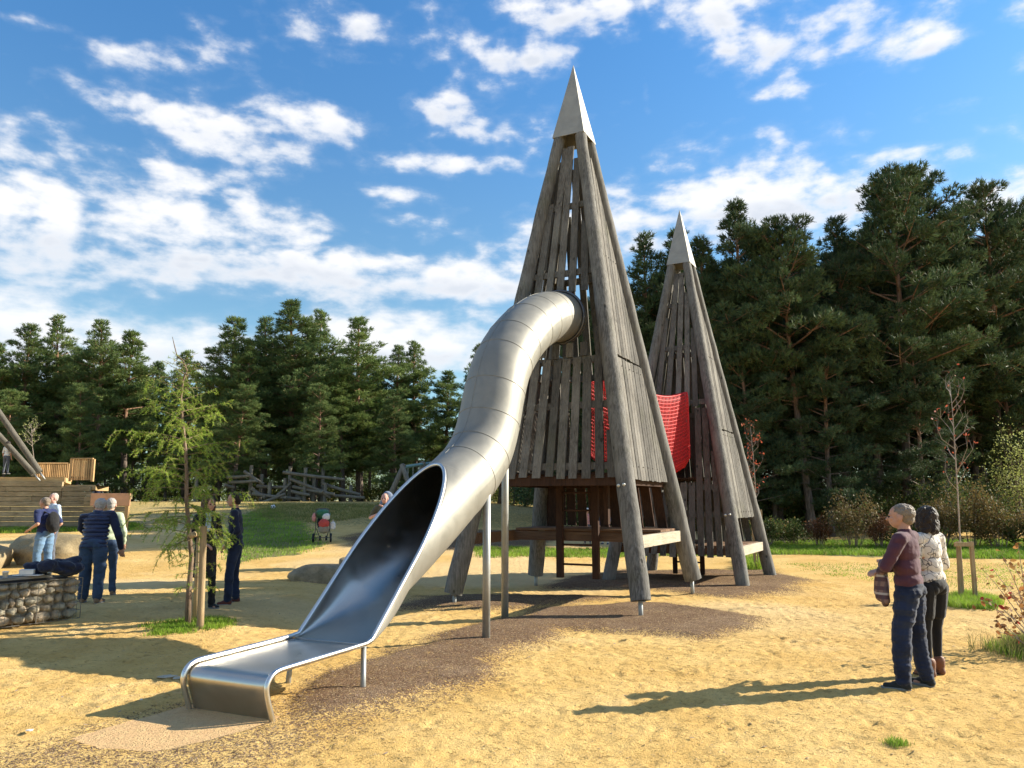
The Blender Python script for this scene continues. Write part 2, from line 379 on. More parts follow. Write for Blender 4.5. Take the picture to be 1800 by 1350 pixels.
def cloth(name, col, var=.12, bs=.25, scale=5, rough=.85, bscale=14):
    m_, t, p = mat(name); v = t.n('ShaderNodeTexCoord').outputs['Object']
    n = t.noise(v, scale, 5, .6, .4); f_ = t.noise(v, 180, 2, .5); fo = t.noise(v, bscale, 3, .5, 1.2)
    c = t.mix(t.ss(n, .3, .7), tuple(x*(1-var) for x in col), tuple(min(1, x*(1+var)) for x in col)); c = t.mix(t.m('MULTIPLY', f_, .25), c, tuple(x*.6 for x in col))
    setc(t, p, c); p.inputs['Roughness'].default_value = rough; p.inputs['Specular IOR Level'].default_value = .25; p.inputs['Sheen Weight'].default_value = .15
    bump(t, p, t.m('ADD', fo, t.m('MULTIPLY', f_, .08)), bs, .02); M[name] = m_; return m_
cloth('skin', (.50, .27, .19), .06, .05, 6, .55)
cloth('skin_pink', (.58, .32, .26), .06, .05, 6, .55)
cloth('maroon', (.078, .028, .044)); cloth('jeans', (.011, .019, .048), .5, .4, 3); cloth('blue_jeans', (.12, .21, .34), .35, .4, 3)
cloth('mid_jeans', (.036, .062, .115), .35, .4, 3); cloth('black', (.012, .012, .014)); cloth('navy', (.018, .026, .07), rough=.38, bs=.12); cloth('blue_shirt', (.015, .024, .085))
cloth('dark_navy', (.012, .016, .038)); cloth('pale_green', (.48, .54, .36)); cloth('white_cloth', (.66, .66, .66)); cloth('olive', (.10, .095, .06)); cloth('grey_blue', (.16, .20, .28))
cloth('brown_leather', (.20, .085, .045), .2, .3, 8, .55); cloth('dark_shoe', (.02, .024, .026), .2, .2); cloth('sole', (.22, .22, .21)); cloth('red_shoe', (.11, .035, .028)); cloth('tan_shoe', (.24, .15, .09))
cloth('grey_leg', (.09, .10, .13)); cloth('pink', (.55, .25, .24)); cloth('green_cover', (.04, .16, .09)); cloth('red_bag', (.48, .07, .06)); cloth('taupe', (.25, .22, .17)); cloth('light_blue', (.40, .50, .62))
cloth('hair_dark', (.022, .014, .010), .3, .8, 30, .5, 40); cloth('hair_grey', (.21, .165, .125), .2, .6, 30, .6, 40); cloth('hair_white', (.42, .37, .33), .15, .6, 30, .6, 40); cloth('hair_brown', (.10, .06, .035), .3, .8, 30, .6, 40)
M['eye'] = simple('eye', (.03, .02, .015), .2, .0, 4)
M['rubber'] = simple('rubber', (.02, .02, .022), .7, .2, 10); M['paper'] = simple('paper', (.72, .70, .66), .6, .04, 6); M['kraft'] = simple('kraft', (.40, .24, .14), .6, .05, 8)
M['white_paint'] = simple('white_paint', (.75, .75, .73), .4, .03, 6); M['frame_metal'] = simple('frame_metal', (.10, .10, .11), .4, .1, 6, .7); M['teal_rope'] = simple('teal_rope', (.20, .34, .33), .6, .1, 10)
M['net_red'] = simple('net_red', (.62, .022, .022), .55, .18, 30, 0, .3, 200)
def pattern_cloth(name, kind):
    m_, t, p = mat(name); v = t.n('ShaderNodeTexCoord').outputs['Object']; sp = t.n('ShaderNodeSeparateXYZ'); t.link(v, sp.inputs[0])
    if kind == 'plaid':
        def band(a, k, w_): return t.m('GREATER_THAN', t.m('SINE', t.m('MULTIPLY', a, k)), w_)
        c = t.mix(t.m('MULTIPLY', band(sp.outputs[2], 75, .2), .8), (.20, .12, .10), (.055, .02, .03)); c = t.mix(t.m('MULTIPLY', band(t.m('ADD', sp.outputs[0], sp.outputs[1]), 80, .3), .6), c, (.07, .05, .06)); c = t.mix(t.m('MULTIPLY', band(sp.outputs[2], 37, .93), .7), c, (.50, .44, .38))
    else:
        vo = t.n('ShaderNodeTexVoronoi', feature='DISTANCE_TO_EDGE'); vo.inputs['Scale'].default_value = 11; nn = t.n('ShaderNodeTexNoise'); nn.inputs['Scale'].default_value = 9; t.link(v, nn.inputs[0])
        mx = t.n('ShaderNodeVectorMath', operation='MULTIPLY_ADD'); t.link(nn.outputs['Color'], mx.inputs[0]); mx.inputs[1].default_value = (.14, .14, .14); t.link(v, mx.inputs[2]); t.link(mx.outputs[0], vo.inputs['Vector'])
        c = t.mix(t.ss(vo.outputs['Distance'], .05, .02), (.66, .61, .55), (.10, .09, .09))
    setc(t, p, c); p.inputs['Roughness'].default_value = .9; bump(t, p, t.noise(v, 14, 3, .5, 1.2), .3, .02); M[name] = m_
pattern_cloth('plaid', 'plaid'); pattern_cloth('swirl_knit', 'swirl')

# ground material -----------------------------------------------------------
def ground_mat():
    m_, t, p = mat('ground'); v = t.n('ShaderNodeTexCoord').outputs['Object']
    def att(n_): a = t.n('ShaderNodeAttribute', attribute_name=n_); return a.outputs['Fac']
    mul, gra, pad, wet = att('mulch'), att('grass'), att('pad'), att('bare')
    a = t.noise(v, 1.1, 5, .6); b = t.noise(v, 9, 6, .65, .4); c1 = t.noise(v, 45, 4, .7); d = t.noise(v, 160, 3, .6)
    sand = t.mix(t.ss(a, .3, .7), (.62, .39, .125), (.76, .515, .195)); sand = t.mix(t.m('MULTIPLY', t.ss(b, .45, .7), .45), sand, (.52, .32, .11))
    sand = t.mix(t.m('MULTIPLY', t.ss(c1, .56, .68), .65), sand, (.34, .21, .085)); sand = t.mix(t.m('MULTIPLY', t.ss(d, .55, .75), .35), sand, (.78, .58, .30))
    lf_ = t.noise(v, .33, 4, .55, .6); sand = t.mix(t.m('MULTIPLY', t.ss(lf_, .46, .66), .32), sand, (.55, .315, .085)); sand = t.mix(t.m('MULTIPLY', t.ss(t.noise(v, .8, 5, .6, .8), .55, .7), .35), sand, (.80, .60, .31))
    mpp = t.n('ShaderNodeMapping'); mpp.inputs['Scale'].default_value = (.75, 1.35, 1); t.link(v, mpp.inputs[0]); pit = t.ss(t.noise(mpp.outputs[0], 17, 5, .62, .8), .585, .66); sand = t.mix(t.m('MULTIPLY', pit, .55), sand, (.36, .215, .075))
    sand = t.mix(t.m('MULTIPLY', wet, .6), sand, (.68, .51, .28))
    # rubber chips
    mp = t.n('ShaderNodeMapping'); mp.inputs['Scale'].default_value = (1, 1.0, 1); t.link(v, mp.inputs[0])
    wv = t.n('ShaderNodeTexNoise'); wv.inputs['Scale'].default_value = 30; t.link(v, wv.inputs[0])
    va = t.n('ShaderNodeVectorMath', operation='MULTIPLY_ADD'); t.link(wv.outputs['Color'], va.inputs[0]); va.inputs[1].default_value = (.05, .05, .05); t.link(v, va.inputs[2])
    vo = t.n('ShaderNodeTexVoronoi'); vo.inputs['Scale'].default_value = 70; t.link(va.outputs[0], vo.inputs['Vector'])
    sc_ = t.n('ShaderNodeSeparateColor'); t.link(vo.outputs['Color'], sc_.inputs[0])
    chip = t.mix(sc_.outputs[0], (.115, .064, .034), (.33, .205, .12)); chip = t.mix(t.ss(sc_.outputs[1], .80, .9), chip, (.46, .34, .20))
    chip = t.mix(t.m('MULTIPLY', t.ss(vo.outputs['Distance'], .3, .6), .5), chip, (.05, .03, .025))
    chip = t.mix(t.m('MULTIPLY', t.ss(a, .45, .7), .25), chip, (.36, .26, .17))
    mm = t.m('ADD', mul, t.m('MULTIPLY', t.m('SUBTRACT', b, .5), .9)); mm = t.m('ADD', mm, t.m('MULTIPLY', t.m('SUBTRACT', c1, .5), 1.1))
    mm = t.m('ADD', mm, t.m('MULTIPLY', t.m('SUBTRACT', sc_.outputs[2], .5), .75)); mf = t.m('MULTIPLY', t.ss(mm, .38, .62), t.ss(mul, .02, .15))
    c = t.mix(mf, sand, chip)
    gm = t.ss(t.m('ADD', gra, t.m('ADD', t.m('MULTIPLY', t.m('SUBTRACT', b, .5), 1.3), t.m('MULTIPLY', t.m('SUBTRACT', c1, .5), .8))), .4, .65)
    gcol = t.mix(t.ss(c1, .35, .65), (.12, .13, .042), (.27, .24, .10)); c = t.mix(t.m('MULTIPLY', gm, t.ss(gra, .02, .1)), c, gcol)
    pc = t.mix(t.ss(b, .35, .7), (.60, .38, .19), (.64, .43, .21)); pc = t.mix(t.m('MULTIPLY', t.ss(c1, .5, .7), .3), pc, (.45, .29, .16))
    pf = t.ss(t.m('ADD', pad, t.m('MULTIPLY', t.m('SUBTRACT', b, .5), .35)), .42, .58); c = t.mix(pf, c, pc)
    setc(t, p, c); p.inputs['Roughness'].default_value = .95; p.inputs['Specular IOR Level'].default_value = .1
    hs_ = t.m('ADD', t.m('MULTIPLY', b, 1.0), t.m('ADD', t.m('MULTIPLY', c1, .8), t.m('MULTIPLY', d, .30)))
    hs_ = t.m('SUBTRACT', hs_, t.m('MULTIPLY', pit, .75)); hs_ = t.m('MULTIPLY', hs_, t.m('SUBTRACT', 1.0, t.m('MULTIPLY', pf, .75)))
    hc = t.m('ADD', t.m('MULTIPLY', sc_.outputs[0], .55), t.m('MULTIPLY', vo.outputs['Distance'], -.5))
    h = t.n('ShaderNodeMix'); h.data_type = 'FLOAT'; t.link(mf, h.inputs[0]); t.link(hs_, h.inputs[2]); t.link(t.m('ADD', hc, t.m('MULTIPLY', b, .5)), h.inputs[3])
    bump(t, p, h.outputs[0], .8, .032); M['ground'] = m_
ground_mat()
# ------------------------------------------------------------------ ground
def pxpoly(pts): return np.array([tuple(G(u, v))[:2] for u, v in pts])
def sdist(P, x, y):
    """signed distance to polygon, positive inside"""
    n = len(P); d = np.full(x.shape, 1e9); ins = np.zeros(x.shape, bool)
    for i in range(n):
        ax, ay = P[i]; bx, by = P[(i+1) % n]; ex, ey = bx-ax, by-ay
        t = np.clip(((x-ax)*ex+(y-ay)*ey)/(ex*ex+ey*ey+1e-9), 0, 1)
        d = np.minimum(d, np.hypot(x-ax-t*ex, y-ay-t*ey))
        cond = ((ay > y) != (by > y)) & (x < ex*(y-ay)/(ey if abs(ey) > 1e-9 else 1e-9)+ax); ins ^= cond
    return np.where(ins, d, -d)
POLY_M = [([(505,1240),(560,1188),(680,1147),(790,1117),(850,1094),(960,1070),(1100,1060),(1180,1060),(1320,1086),(1325,1100),(1290,1118),(1235,1124),(1120,1112),(1000,1112),(930,1138),(870,1165),(850,1200),(760,1218),(640,1250),(540,1268)], .95),
 ([(700,1070),(735,1048),(900,1046),(1090,1050),(1020,1064),(860,1071)], .9),
 ([(-300,1400),(0,1325),(150,1278),(330,1235),(505,1235),(850,1190),(840,1215),(700,1262),(560,1310),(470,1360),(300,1460)], .47),
 ([(960,1035),(1010,1012),(1080,1003),(1350,1000),(1425,1018),(1400,1040),(1300,1053),(1200,1046),(1120,1037)], .92),
 ([(600,945),(640,934),(870,932),(1040,938),(900,966),(700,968),(620,960)], .9)]
POLY_G = [([(425,905),(480,890),(540,925),(565,960),(530,975),(455,982),(400,1000),(380,960)], .95), ([(400,884),(660,886),(700,900),(640,915),(540,925),(480,905)], .52),
 ([(255,1100),(300,1090),(400,1090),(410,1108),(340,1116),(260,1120)], .9), ([(1650,1052),(1700,1045),(1765,1060),(1750,1074),(1680,1070)], .95),
 ([(1730,1145),(1800,1125),(1900,1130),(1900,1180),(1790,1165)], .9), ([(1340,955),(2400,950),(2400,984),(1800,984),(1500,978),(1345,975)], 1.0),
 ([(1380,990),(1800,990),(1800,1040),(1600,1030),(1450,1010)], .33), ([(830,962),(1340,960),(1340,975),(1000,980),(840,980)], .55), ([(0,924),(240,920),(250,932),(0,938)], .8),
 ([(1300,985),(1345,985),(1345,1002),(1300,1002)], .8), ([(1540,1305),(1600,1305),(1600,1320),(1540,1320)], .7), ([(0,936),(230,932),(240,955),(0,958)], .35)]
PAD = [(120,1300),(250,1262),(338,1238),(492,1262),(430,1287),(330,1312),(270,1326),(180,1316)]
def masks(x, y):
    wob = .16*fbm(x*1.3, y*1.3, o=3, seed=31)
    mul = np.zeros_like(x); gra = np.zeros_like(x)
    for P, s in POLY_M: mul = np.maximum(mul, s*sstep(sdist(pxpoly(P), x, y)+wob*np.clip(y/8, .6, 3), -.40, .34))
    for P, s in POLY_G: gra = np.maximum(gra, s*sstep(sdist(pxpoly(P), x, y)+wob*np.clip(y/8, .6, 4), -.1, .25))
    gra = np.maximum(gra, .52*sstep(y, 27, 33)); pad = sstep(sdist(pxpoly(PAD), x, y)+wob*.35, -.05, .07)
    bare = sstep(fbm(x*.25+3, y*.25, o=3, seed=77), .0, .5)*sstep(y, 9, 14)
    return mul, gra, pad, bare
def axis(segs):
    a = [segs[0][0]]
    for s0, s1, d0, d1 in segs:
        n = 0; p = s0
        while p < s1-1e-6:
            k = (p-s0)/(s1-s0); p += d0+(d1-d0)*k; a.append(min(p, s1))
    return np.array(sorted(set(np.round(a, 4))))
gx = axis([(-420,-60,60,10),(-60,-14,5,.4),(-14,-6,.3,.06),(-6,7,.038,.038),(7,16,.06,.4),(16,60,.5,6),(60,420,15,60)])
gy = axis([(-60,0,20,1.5),(0,5,.8,.2),(5,12.5,.038,.038),(12.5,22,.05,.25),(22,50,.3,1.2),(50,90,2,5),(90,700,15,120)])
GX, GY = np.meshgrid(gx, gy)
x, y = GX.ravel(), GY.ravel(); z = terr(x, y)
mul, gra, pad, bare = masks(x, y)
near = sstep(-np.abs(x-.5), -14, -8)*sstep(-y, -26, -16)*sstep(y, 3, 5)
mic = .008*fbm(x*2.3, y*2.3, o=3, seed=3)+.006*(1-np.abs(fbm(x*6.5, y*7.5, o=3, seed=9))*3.2)+.013*fbm(x*14, y*16, o=2, seed=12)
mic = mic*(1-.6*np.clip(mul, 0, 1))*(1-.85*pad)
z = z+mic*near
z = z+.05*np.clip(mul, 0, 1)*sstep(mul, .3, .9)*near       # low rubber mound
rng = np.random.default_rng(4)
Zg = z.reshape(GX.shape); padg = pad.reshape(GX.shape); mulg = mul.reshape(GX.shape)
for i in range(2600):       # trodden footprints
    fx = rng.uniform(-6.5, 8.5); fy = rng.uniform(5, 15); a = rng.uniform(0, math.pi); L = rng.uniform(.06, .14); W = rng.uniform(.035, .05); dp = rng.uniform(.004, .015) if i % 4 else rng.uniform(.010, .024)
    i0, i1 = np.searchsorted(gx, [fx-.3, fx+.3]); j0, j1 = np.searchsorted(gy, [fy-.3, fy+.3])
    if i1 <= i0 or j1 <= j0: continue
    xx = GX[j0:j1, i0:i1]-fx; yy = GY[j0:j1, i0:i1]-fy; p_ = (xx*math.cos(a)+yy*math.sin(a))/L; q_ = (-xx*math.sin(a)+yy*math.cos(a))/W; r2 = p_**2+q_**2
    k = (1-np.clip(mulg[j0:j1, i0:i1]*1.3, 0, 1))*(1-padg[j0:j1, i0:i1])
    Zg[j0:j1, i0:i1] += (-dp*np.exp(-r2*1.2)+dp*.55*np.exp(-(np.sqrt(r2)-1.5)**2*6))*k
nx_, ny_ = len(gx), len(gy); idx = np.arange(nx_*ny_).reshape(ny_, nx_)
F = np.stack([idx[:-1, :-1], idx[:-1, 1:], idx[1:, 1:], idx[1:, :-1]], -1).reshape(-1, 4)
gm = npmesh('ground', np.stack([x, y, Zg.ravel()], 1), F)
for nm, arr in (('mulch', mul), ('grass', gra), ('pad', pad), ('bare', bare)):
    a = gm.attributes.new(nm, 'FLOAT', 'POINT'); a.data.foreach_set('value', np.asarray(arr, np.float32))
go = link('ground', gm, None, M['ground'], True); tag(go, kind='structure')
print('ground', len(x))

def blades(name, pts, h, w_, mt, seed=1, per=5, spread=.04, parent=None):
    """grass tufts at pts (n,3)"""
    g = np.random.default_rng(seed); n = len(pts)*per; P = np.repeat(np.asarray(pts, float), per, 0)
    P[:, :2] += g.normal(0, spread, (n, 2)); a = g.uniform(0, 2*math.pi, n); H = h*g.uniform(.5, 1.25, n); ln = g.uniform(.1, .7, n)*H; d = g.uniform(0, 2*math.pi, n)
    ax = np.stack([np.cos(a), np.sin(a), 0*a], 1)*(w_/2); b = np.stack([np.cos(d)*ln, np.sin(d)*ln, H], 1)
    mid = P+b*np.array([.35, .35, .6]); V = np.stack([P-ax, P+ax, mid+ax*.7, mid-ax*.7, P+b], 1).reshape(-1, 3)
    i = np.arange(n)*5; F3 = np.concatenate([np.stack([i, i+1, i+2], 1), np.stack([i, i+2, i+3], 1), np.stack([i+3, i+2, i+4], 1)])
    return link(name, npmesh(name, V, F3), parent, mt)
def scatter(polypx, n, seed, minmask=None):
    P = pxpoly(polypx); g = np.random.default_rng(seed); lo_, hi = P.min(0), P.max(0)
    xs = g.uniform(lo_[0], hi[0], n*3); ys = g.uniform(lo_[1], hi[1], n*3); d = sdist(P, xs, ys)+.25*fbm(xs*1.5, ys*1.5, o=3, seed=8)
    k = d > .0; xs, ys = xs[k][:n], ys[k][:n]; return np.stack([xs, ys, terr(xs, ys)-.005], 1)
def grass(name, label, poly, n, h, w_, mt, seed, per=5, sp=.05):
    o = blades(name, scatter(poly, n, seed), h, w_, M[mt], seed, per, sp); tag(o, label, 'grass', kind='stuff'); return o
grass('grass', 'short green grass round the foot of the young larch', POLY_G[2][0], 700, .06, .008, 'grass_blade', 1, 6)
grass('grass', 'green grass clump round the stakes of the bare sapling', POLY_G[3][0], 900, .13, .010, 'grass_blade', 2, 6)
grass('grass', 'grass tufts beside the leafy shrub at the right edge', POLY_G[4][0], 500, .12, .008, 'grass_blade', 3, 6)
grass('grass', 'sunlit green grass strip in front of the undergrowth', [(1330,955),(1900,950),(1900,984),(1700,982),(1500,976),(1345,974)], 9000, .12, .022, 'grass_blade', 4, 5, .12)
grass('grass', 'bright green lawn patch behind the two people in navy', POLY_G[0][0], 3400, .075, .018, 'grass_blade', 5, 4, .14)
grass('grass', 'worn olive grass on the slope before the log climber', [(430,886),(680,886),(690,905),(560,920),(470,915)], 2600, .10, .03, 'dry_grass', 6, 5, .2)
grass('grass', 'thin grass line beyond the towers', POLY_G[7][0], 2600, .10, .016, 'grass_blade', 7, 5, .1)
grass('grass', 'tall tussock of dry grass beyond the two people in navy', [(440,885),(500,880),(510,905),(450,915)], 900, .7, .03, 'dry_grass', 8, 6, .12)
grass('grass', 'narrow grass line at the foot of the timber wall', POLY_G[8][0], 2500, .12, .02, 'grass_blade', 9, 5, .1)
grass('grass', 'grass tuft at the foot of the red leaved sapling', POLY_G[9][0], 260, .25, .012, 'grass_blade', 10, 6)
grass('grass', 'lone grass tuft in the foreground sand', [(1548,1304),(1592,1304),(1596,1318),(1544,1320)], 60, .05, .005, 'grass_blade', 11, 7, .03)
grass('grass', 'sparse grass over the sand at the right', POLY_G[6][0], 420, .035, .014, 'grass_blade', 12, 14, .16)

# loose crumbs of sand and rubber chips: small real lumps
def crumbs(name, label, n, xr, yr, size, mt, want, seed, cat):
    g = np.random.default_rng(seed); xs = g.uniform(*xr, n*4); ys = 4.8+(yr[1]-4.8)*g.uniform(0, 1, n*4)**1.5
    m1, g1, p1, _ = masks(xs, ys); k = (m1 > .3) & (p1 < .2) if want == 'mulch' else (m1 < .3) & (p1 < .3)
    xs, ys, m1 = xs[k][:n], ys[k][:n], m1[k][:n]; n = len(xs)
    # ground height from grid
    ii = np.clip(np.searchsorted(gx, xs), 1, nx_-1); jj = np.clip(np.searchsorted(gy, ys), 1, ny_-1); zs = Zg[jj, ii]
    s = size*g.uniform(.4, 1.0, n)**1.5*np.where(g.uniform(0, 1, n) > .97, 2.0, 1)
    base = np.array([(1,0,0),(-.5,.85,0),(-.5,-.85,0),(0,0,.8)], float); V = np.zeros((n, 4, 3)); a = g.uniform(0, 6.28, n)
    for q in range(4):
        bx, by, bz = base[q]; el_ = g.uniform(.5, 1.5, n); V[:, q, 0] = xs+s*el_*(bx*np.cos(a)-by*np.sin(a)*.6); V[:, q, 1] = ys+s*el_*(bx*np.sin(a)+by*np.cos(a)*.6); V[:, q, 2] = zs-.2*s+s*bz*g.uniform(.4, 1, n)
    i = np.arange(n)*4; F3 = np.concatenate([np.stack([i, i+1, i+3], 1), np.stack([i+1, i+2, i+3], 1), np.stack([i+2, i, i+3], 1)])
    tag(link(name, npmesh(name, V.reshape(-1, 3), F3), None, mt), label, cat, kind='stuff')
M['crumb'] = simple('crumb', (.50, .34, .16), .95, .25, 30)
def chipmat():
    m_, t, p = mat('chip'); geo = t.n('ShaderNodeNewGeometry').outputs['Random Per Island']; c = t.mix(t.ss(geo, 0, .8), (.085, .055, .043), (.26, .17, .13)); c = t.mix(t.ss(geo, .86, .93), c, (.5, .37, .22)); setc(t, p, c); p.inputs['Roughness'].default_value = .8; M['chip'] = m_
chipmat()
crumbs('sand_crumbs', 'loose crumbs of damp sand scattered over the trodden ground', 26000, (-6, 8), (5, 18), .013, M['crumb'], 'sand', 1, 'sand')
crumbs('rubber_chips', 'loose brown rubber chips on the surfacing round the slide', 16000, (-5, 5), (5, 15), .011, M['chip'], 'mulch', 2, 'chips')

def fallen():
    g = np.random.default_rng(9); n = 420; xs = g.uniform(-7, 9, n); ys = 5+12*g.uniform(0, 1, n)**1.3; V = []; F_ = []
    for x_, y_ in zip(xs, ys):
        ii = min(max(int(np.searchsorted(gx, x_)), 1), nx_-1); jj = min(max(int(np.searchsorted(gy, y_)), 1), ny_-1); z_ = Zg[jj, ii]+.006; a = g.uniform(0, 6.28); s = g.uniform(.010, .032); w_ = s*g.choice([.15, .35, .4]); dx, dy = math.cos(a), math.sin(a); k = len(V)
        V += [(x_-dx*s, y_-dy*s, z_+.002), (x_-dy*w_, y_+dx*w_, z_+s*.12), (x_+dx*s, y_+dy*s, z_+s*.25), (x_+dy*w_, y_-dx*w_, z_+s*.10)]; F_.append((k, k+1, k+2, k+3))
    o = link('fallen_leaves', npmesh('fallen_leaves', V, F_), None, M['twig']); tag(o, 'dry brown leaves and bits of twig scattered over the sand', 'leaves', kind='stuff')
fallen()
# ------------------------------------------------------------------ towers
def make_tower(cx, cy, yaw, r1, rt, z0, zA, rc, gz, name, label, cfg):
    root = empty('climbing_tower', (cx, cy, gz), -yaw, label, 'play tower')
    k = (r1-rt)/z0
    def rz(z): return r1-k*z
    SG = [(1,-1),(1,1),(-1,1),(-1,-1)]
    rnd = random.Random(cfg['seed'])
    for i, (sx, sy) in enumerate(SG):
        zb = cfg['foot'][i]
        top = z0-.012; b = MB(); pts = []; rad = []; n = 26
        for j in range(n+1):
            t = j/n; z = zb+(top-zb)*t; r_ = rz(z); wob = .012
            pts.append((sx*r_+rnd.uniform(-wob, wob)*.5, sy*r_+rnd.uniform(-wob, wob)*.5, z)); rad.append((cfg['lr']*(1-t)+cfg['lt']*t)*(1+rnd.uniform(-.022, .022)))
        rad[0] *= .965
        b.tube(pts, rad, 20); lg = b.build('leg', M['log'] if i in (0, 3) else M['log'], root, True)
        es = lg.modifiers.new('e', 'EDGE_SPLIT'); es.split_angle = R(50)
        if zb > .05:
            f_ = MB(); zz = -.15; f_.tube([(sx*(rz(zb+.1)), sy*rz(zb+.1), zb+.1), (sx*rz(zb+.1)+sx*.01, sy*rz(zb+.1)+sy*.01, zz)], .036, 12); f_.lathe([(.07, -.0), (.07, .012)], 12, (sx*rz(zb), sy*rz(zb), zb-.012))
            f_.build('foot', M['galv'], lg, True)
    # dowel studs seen on front leg
    z_ = cfg['bolt_z']
    for dx in (-.045, .045):
        b = MB(); Mx = Matrix.Rotation(R(100), 3, 'X'); b.lathe([(.027,0),(.027,.012),(.018,.02)], 14, (rz(z_)+dx-.03, -rz(z_)-cfg['lr']*.93, z_+dx*.15), Mx); b.build('bolt', M['bolt'], root, True)
    # cap
    b = MB(); o1, o0 = rc, rc; lip = .015
    v = [(s*rc, t*rc, z0) for s, t in SG]+[(0, 0, zA)]; vi = [(s*(rc-.02), t*(rc-.02), z0+.0) for s, t in SG]+[(0, 0, zA-.1)]
    b.add(v, [(0,1,4),(1,2,4),(2,3,4),(3,0,4)]); b.add(vi, [(1,0,4),(2,1,4),(3,2,4),(0,3,4)]); b.add([v[0],v[1],v[2],v[3],vi[0],vi[1],vi[2],vi[3]], [(1,0,4,5),(2,1,5,6),(3,2,6,7),(0,3,7,4)])
    b.build('roof_cap', M['cap_metal'], root)
    # cladding: t runs along the face, outward normal
    rec = .07
    faces = dict(front=lambda t, z, o: (t, -rz(z)-o+rec, z), right=lambda t, z, o: (rz(z)+o-.045, t, z), back=lambda t, z, o: (-t, rz(z)+o-rec, z), left=lambda t, z, o: (-rz(z)-o+rec, -t, z))
    for fc, z1, z2, W, gap, slope_mode, holes in cfg['clad']:
        P = faces[fc]; mb = MB(); t = -rz(z1)+.04
        while t < rz(z1):
            wd_ = W*rnd.uniform(.93, 1.05); c0 = t+wd_/2; t += wd_+gap*rnd.uniform(.75, 1.3)
            if slope_mode == 'near': sl = k
            elif slope_mode == 'far': sl = -k
            else: sl = -.62*k*c0/rz(z1)+.015
            sl += rnd.uniform(-.006, .006)
            def cen(z): return c0+sl*(z-z1)
            jt = .012 if slope_mode == 'near' else .045; za, zb = z1+rnd.uniform(-jt, .012), z2+rnd.uniform(-jt, .012)
            # trim to the legs
            mg = .0 if slope_mode == 'near' else (cfg['lr']*.42)
            def ok(z): return cen(z)+wd_/2 < rz(z)-mg and cen(z)-wd_/2 > -rz(z)+mg
            if not ok(za+.3): continue
            z_ = za
            while z_ < zb and ok(z_): z_ += .04
            zb2 = min(zb, z_)
            if zb2-za < .25: continue
            segs = [(za, zb2)]
            for (h0, h1, t0, t1) in holes:
                if cen((h0+h1)/2)+wd_/2 > t0 and cen((h0+h1)/2)-wd_/2 < t1:
                    segs = [q for s0, s1 in segs for q in ((s0, min(s1, h0)), (max(s0, h1), s1)) if q[1]-q[0] > .15]
            for s0, s1 in segs:
                pr = []; dz = rnd.uniform(-.006, .006)
                for z, oo in ((s0, 0), (s1, 0)):
                    for t_, o_ in ((-wd_/2, .03+dz), (wd_/2, .03+dz), (wd_/2, .062+dz), (-wd_/2, .062+dz)):
                        pr.append(Vector(P(cen(z)+t_, z, o_)))
                mb.add(pr, [(0,3,2,1),(4,5,6,7),(0,1,5,4),(1,2,6,5),(2,3,7,6),(3,0,4,7)])
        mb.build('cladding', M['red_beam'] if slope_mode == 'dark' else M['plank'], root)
    for fc, zr in cfg['rails']:
        P = faces[fc]; mb = MB(); a = rz(zr)-.03; h = .06
        mb.add([Vector(P(s*a, z, o_)) for s in (-1, 1) for z, o_ in ((zr-h, -.04), (zr-h, .024), (zr+h, .024), (zr+h, -.04))], [(0,1,2,3),(4,7,6,5),(0,4,5,1),(1,5,6,2),(2,6,7,3),(3,7,4,0)])
        for i in range(9):
            t_ = -a+2*a*(i+.5)/9; p = Vector(P(t_, zr, .07)); mb.ell(p, (.011, .011, .011), None, 6, 4)
        mb.build('cross_rail', M['plank'], root)
    for spec in cfg['beams']:
        nm, a, b_, wd_, th, mt = spec[:6]; mb = MB(); mb.bar(a, b_, wd_, th); mb.build(nm, M[mt], root, bevel=.006)
    return root, rz
x1 = dict(seed=3, foot=[.27, .30, .25, .20], lr=.168, lt=.112, bolt_z=2.05,
 clad=[('front', 2.2, 4.32, .15, .085, 'fan', [(4.6, 5.6, -.48, .42)]), ('front', 4.36, 8.7, .135, .125, 'fan', [(4.60, 5.60, -.46, .46)]),
       ('right', 2.15, 4.35, .135, .022, 'near', []), ('right', 4.40, 8.55, .135, .022, 'near', []),
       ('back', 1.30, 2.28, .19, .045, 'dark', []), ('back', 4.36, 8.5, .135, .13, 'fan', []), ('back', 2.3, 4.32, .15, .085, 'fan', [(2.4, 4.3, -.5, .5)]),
       ('left', 2.2, 4.32, .15, .08, 'fan', []), ('left', 4.36, 8.5, .135, .12, 'fan', [])],
 rails=[('front', 2.38), ('front', 3.45), ('front', 4.28), ('front', 6.0), ('right', 2.38), ('right', 4.2), ('right', 6.4), ('back', 4.25), ('back', 6.2), ('left', 2.4), ('left', 4.2), ('left', 6.2), ('front', 7.4)], beams=[])
t1, rz1 = make_tower(1.249, 14.4906, .4654, 1.7205, .227, 8.915, 10.576, .335, 0, 'tower', 'tallest timber play tower with the steel tube slide coming out of it', x1)
bx = []
def beam(nm, a, b_, w_, h_, mt, parent):
    mb = MB(); mb.bar(a, b_, w_, h_); return mb.build(nm, M[mt], parent, bevel=.005)
r12 = rz1(1.2)
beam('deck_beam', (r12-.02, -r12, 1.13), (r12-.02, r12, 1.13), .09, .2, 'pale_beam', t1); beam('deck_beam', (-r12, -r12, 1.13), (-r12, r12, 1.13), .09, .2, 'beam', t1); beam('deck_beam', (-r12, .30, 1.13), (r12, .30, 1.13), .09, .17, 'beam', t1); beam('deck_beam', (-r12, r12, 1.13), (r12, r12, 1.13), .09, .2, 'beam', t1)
mb = MB(); n = 8
